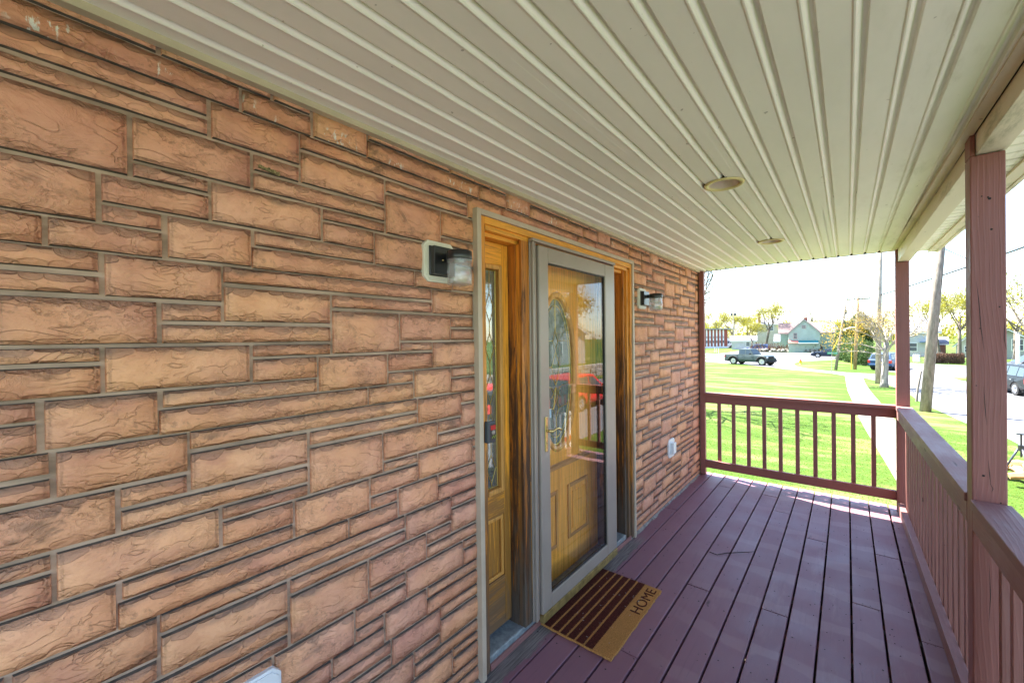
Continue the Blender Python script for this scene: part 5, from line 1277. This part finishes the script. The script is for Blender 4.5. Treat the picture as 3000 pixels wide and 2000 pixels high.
MB().box(.02, .05, -.35, .35, 1.95, 2.14).build('cross_plate', plain('sign_green_second', (.01, .25, .12), .4), ss)
yh = MB().tube([(.26, 47.6, G+2.0), (.75, 47.7, G+3.2)], .035, 8).build('yellow_guard', plain('yellow_guard_second', (.75, .48, .02), .5)); tag(yh, 'slanting yellow cable guard beside the dark leaning pole', 'cable guard')
fh = empty('fire_hydrant', (-3.0, 59.7, G), 'yellow fire hydrant with a red top on the corner of the lawn', 'fire hydrant')
MB().lathe([(.16, 0), (.16, .04), (.10, .05), (.10, .42), (.13, .44), (.13, .48), (.09, .50)], (0, 0, 0), 16, True).build('barrel', plain('hydrant_yellow', (.75, .50, .02), .4), fh, True)
MB().lathe([(.13, .49), (.12, .56), (.07, .62), (.03, .64), (.03, .70), (.001, .70)], (0, 0, 0), 16).build('bonnet', plain('hydrant_red', (.60, .02, .02), .4), fh, True)
for s_ in (-1, 1): MB().tube([(s_*.08, 0, .36), (s_*.17, 0, .36)], .055, 10).build('outlet', plain('hydrant_outlet_%d' % s_, (.75, .50, .02), .4), fh)
sk_ = MB().tube([(4.07, 29.4, G-.1), (4.13, 29.5, G+.6), (4.28, 29.6, G+1.55)], [.05, .048, .04], 7).build('wooden_stake', M['pole_wood']); tag(sk_, 'thin leaning wooden stake on the verge left of the big pole', 'stake')
yp = MB().tube([(1.65, 53.3, G), (1.67, 53.3, G+2.1)], .035, 7).build('yellow_marker', plain('yellow_marker_paint', (.7, .45, .03), .5)); tag(yp, 'thin yellow marker tube against the tan utility pole', 'marker')
for i, (x, y) in enumerate([(-20.6, 96.5), (-19.6, 94.0), (-21.5, 99)]):
    b = MB().tube([(x, y, G), (x, y, G+1.1)], .04, 6).build('lawn_marker', M['white_trim']); tag(b, ['white marker stake on the lawn before the brick building, middle one', 'white marker stake on the lawn before the brick building, rightmost', 'white marker stake on the lawn before the brick building, leftmost'][i], 'marker', 'white marker stakes')
# brush, stones and a fence in front of the green house
rs = random.Random(22)
hp_ = empty('rubble_heap', (-8, 102, G), 'long heap of pale stones and brown brush along the far kerb', 'rubble heap')
for i in range(150):
    u = rs.random(); x = -15.5+u*13; y = 104.5-u*1.5+rs.uniform(-.6, .6); r_ = rs.uniform(.12, .34); z = rs.uniform(0, .5)
    b = MB(); nn = 6
    for zz in (0, 1, 2):
        for j in range(nn):
            a = 2*math.pi*j/nn; q_ = r_*(1, 1.1, .6)[zz]*rs.uniform(.8, 1.2); b.v.append((q_*math.cos(a), q_*math.sin(a), (zz-.6)*r_*.7))
    b.f = [(i_*nn+j, i_*nn+(j+1) % nn, (i_+1)*nn+(j+1) % nn, (i_+1)*nn+j) for i_ in range(2) for j in range(nn)]+[tuple(range(nn-1, -1, -1)), tuple(range(2*nn, 3*nn))]
    if i < 150: b.build('stone', M['concrete'] if rs.random() < .6 else M['bark'], hp_, loc=(x+8, y-102, z+.1))
rng = np.random.default_rng(31); nb = 5000; u = rng.random(nb)
c_ = np.c_[-15.5+u*13+8, 105-u*1.5-102+rng.normal(0, .4, nb), np.abs(rng.normal(0, .75, nb))]
P = c_[:, None, :]+rng.normal(size=(nb, 3, 3))*np.array([.05, .05, .22]); tri_obj('brush', P, M['leaf_brown'], hp_)['kind'] = 'stuff'
bh = empty('brown_hedge', (10.1, 68.6, G), 'low reddish brown leafless hedge beyond the road, right of the big pole', 'hedge')
nb = 9000; c_ = np.c_[rng.uniform(-1.35, 1.5, nb)*1.0, rng.uniform(-.5, .5, nb), rng.random(nb)**.7*1.15]
P = c_[:, None, :]+rng.normal(size=(nb, 3, 3))*np.array([.03, .03, .10]); tri_obj('twigs', P, M['leaf_brown'], bh)
fe = empty('wire_fence', (7.6, 69.6, G), 'grey chain fence beside the white house beyond the road', 'fence')
for i in range(7): MB().tube([(-1.2+.6*i, 0, 0), (-1.2+.6*i, 0, 1.3)], .03, 6).build('post', M['storm'], fe)
for z in (.15, .5, .85, 1.25): MB().tube([(-1.2, 0, z), (2.4, 0, z)], .015, 5).build('rail', M['storm'], fe)
wb = MB().box(7.25, 7.75, 66.0, 66.5, G+.3, G+1.1).build('white_box', M['white_trim'], None, bevel=.03); tag(wb, 'white utility box beyond the road right of the corner post', 'utility box')

# ================================================================== VERGE THINGS
tp = empty('tripod', (4.15, 13.35, G), 'black camera tripod standing on the verge at the right edge', 'tripod')
for i in range(3):
    a = 2*math.pi*i/3+2.9; d = Vector((math.cos(a), math.sin(a), 0))
    lg = MB().tube([d*.04+Vector((0, 0, 1.02)), d*.22+Vector((0, 0, .56))], .019, 8).build('leg', M['grey_plastic'], tp, True)
    MB().tube([d*.22+Vector((0, 0, .58)), d*.42+Vector((0, 0, .02))], .012, 8).build('lower_tube', M['grey_plastic'], lg, True)
    MB().tube([d*.20+Vector((0, 0, .61)), d*.235+Vector((0, 0, .53))], .026, 10).build('leg_lock', M['storm'], lg)
MB().tube([(0, 0, .98), (0, 0, 1.10)], .05, 12).build('collar', M['black'], tp); MB().tube([(0, 0, .85), (0, 0, 1.32)], .016, 10).build('centre_column', M['black'], tp); MB().box(-.07, .09, -.04, .04, 1.32, 1.345).build('top_plate', M['black'], tp)
lgp = empty('log_pile', (4.55, 14.6, G), 'pile of tan split wood and roots on the grass behind the tripod', 'log pile')
rs = random.Random(3); tanw = plain('tan_split_wood', (.50, .28, .13), .85, .2, 8)
for i in range(16):
    x, y, z = rs.uniform(-.45, .7), rs.uniform(-.4, .5), rs.uniform(.08, .55)*(1-i/40); a = rs.uniform(0, 3.1); l = rs.uniform(.25, .5)
    MB().tube([(x-math.cos(a)*l, y-math.sin(a)*l, z+rs.uniform(-.08, .08)), (x, y, z+.05), (x+math.cos(a)*l, y+math.sin(a)*l, z)], [.07, .10, .05], 6).build('log', tanw, lgp)
rsn = empty('yard_sign', (3.9, 8.2, G), 'white real estate yard sign with red bands on the verge opposite the door', 'yard sign')
MB().box(-.03, .03, -.03, .03, 0, 1.7).box(-.03, .03, -.03, .7, 1.62, 1.69).build('post', M['white_trim'], rsn); MB().box(-.01, .01, .06, .68, 1.0, 1.55).build('panel', M['white_trim'], rsn); MB().box(-.013, .013, .06, .68, 1.0, 1.12).build('red_band', M['tail'], rsn); MB().box(-.01, .01, .10, .64, .62, .94).build('rider', M['white_trim'], rsn); MB().box(-.013, .013, .12, .62, .72, .84).build('red_band', M['tail'], rsn)
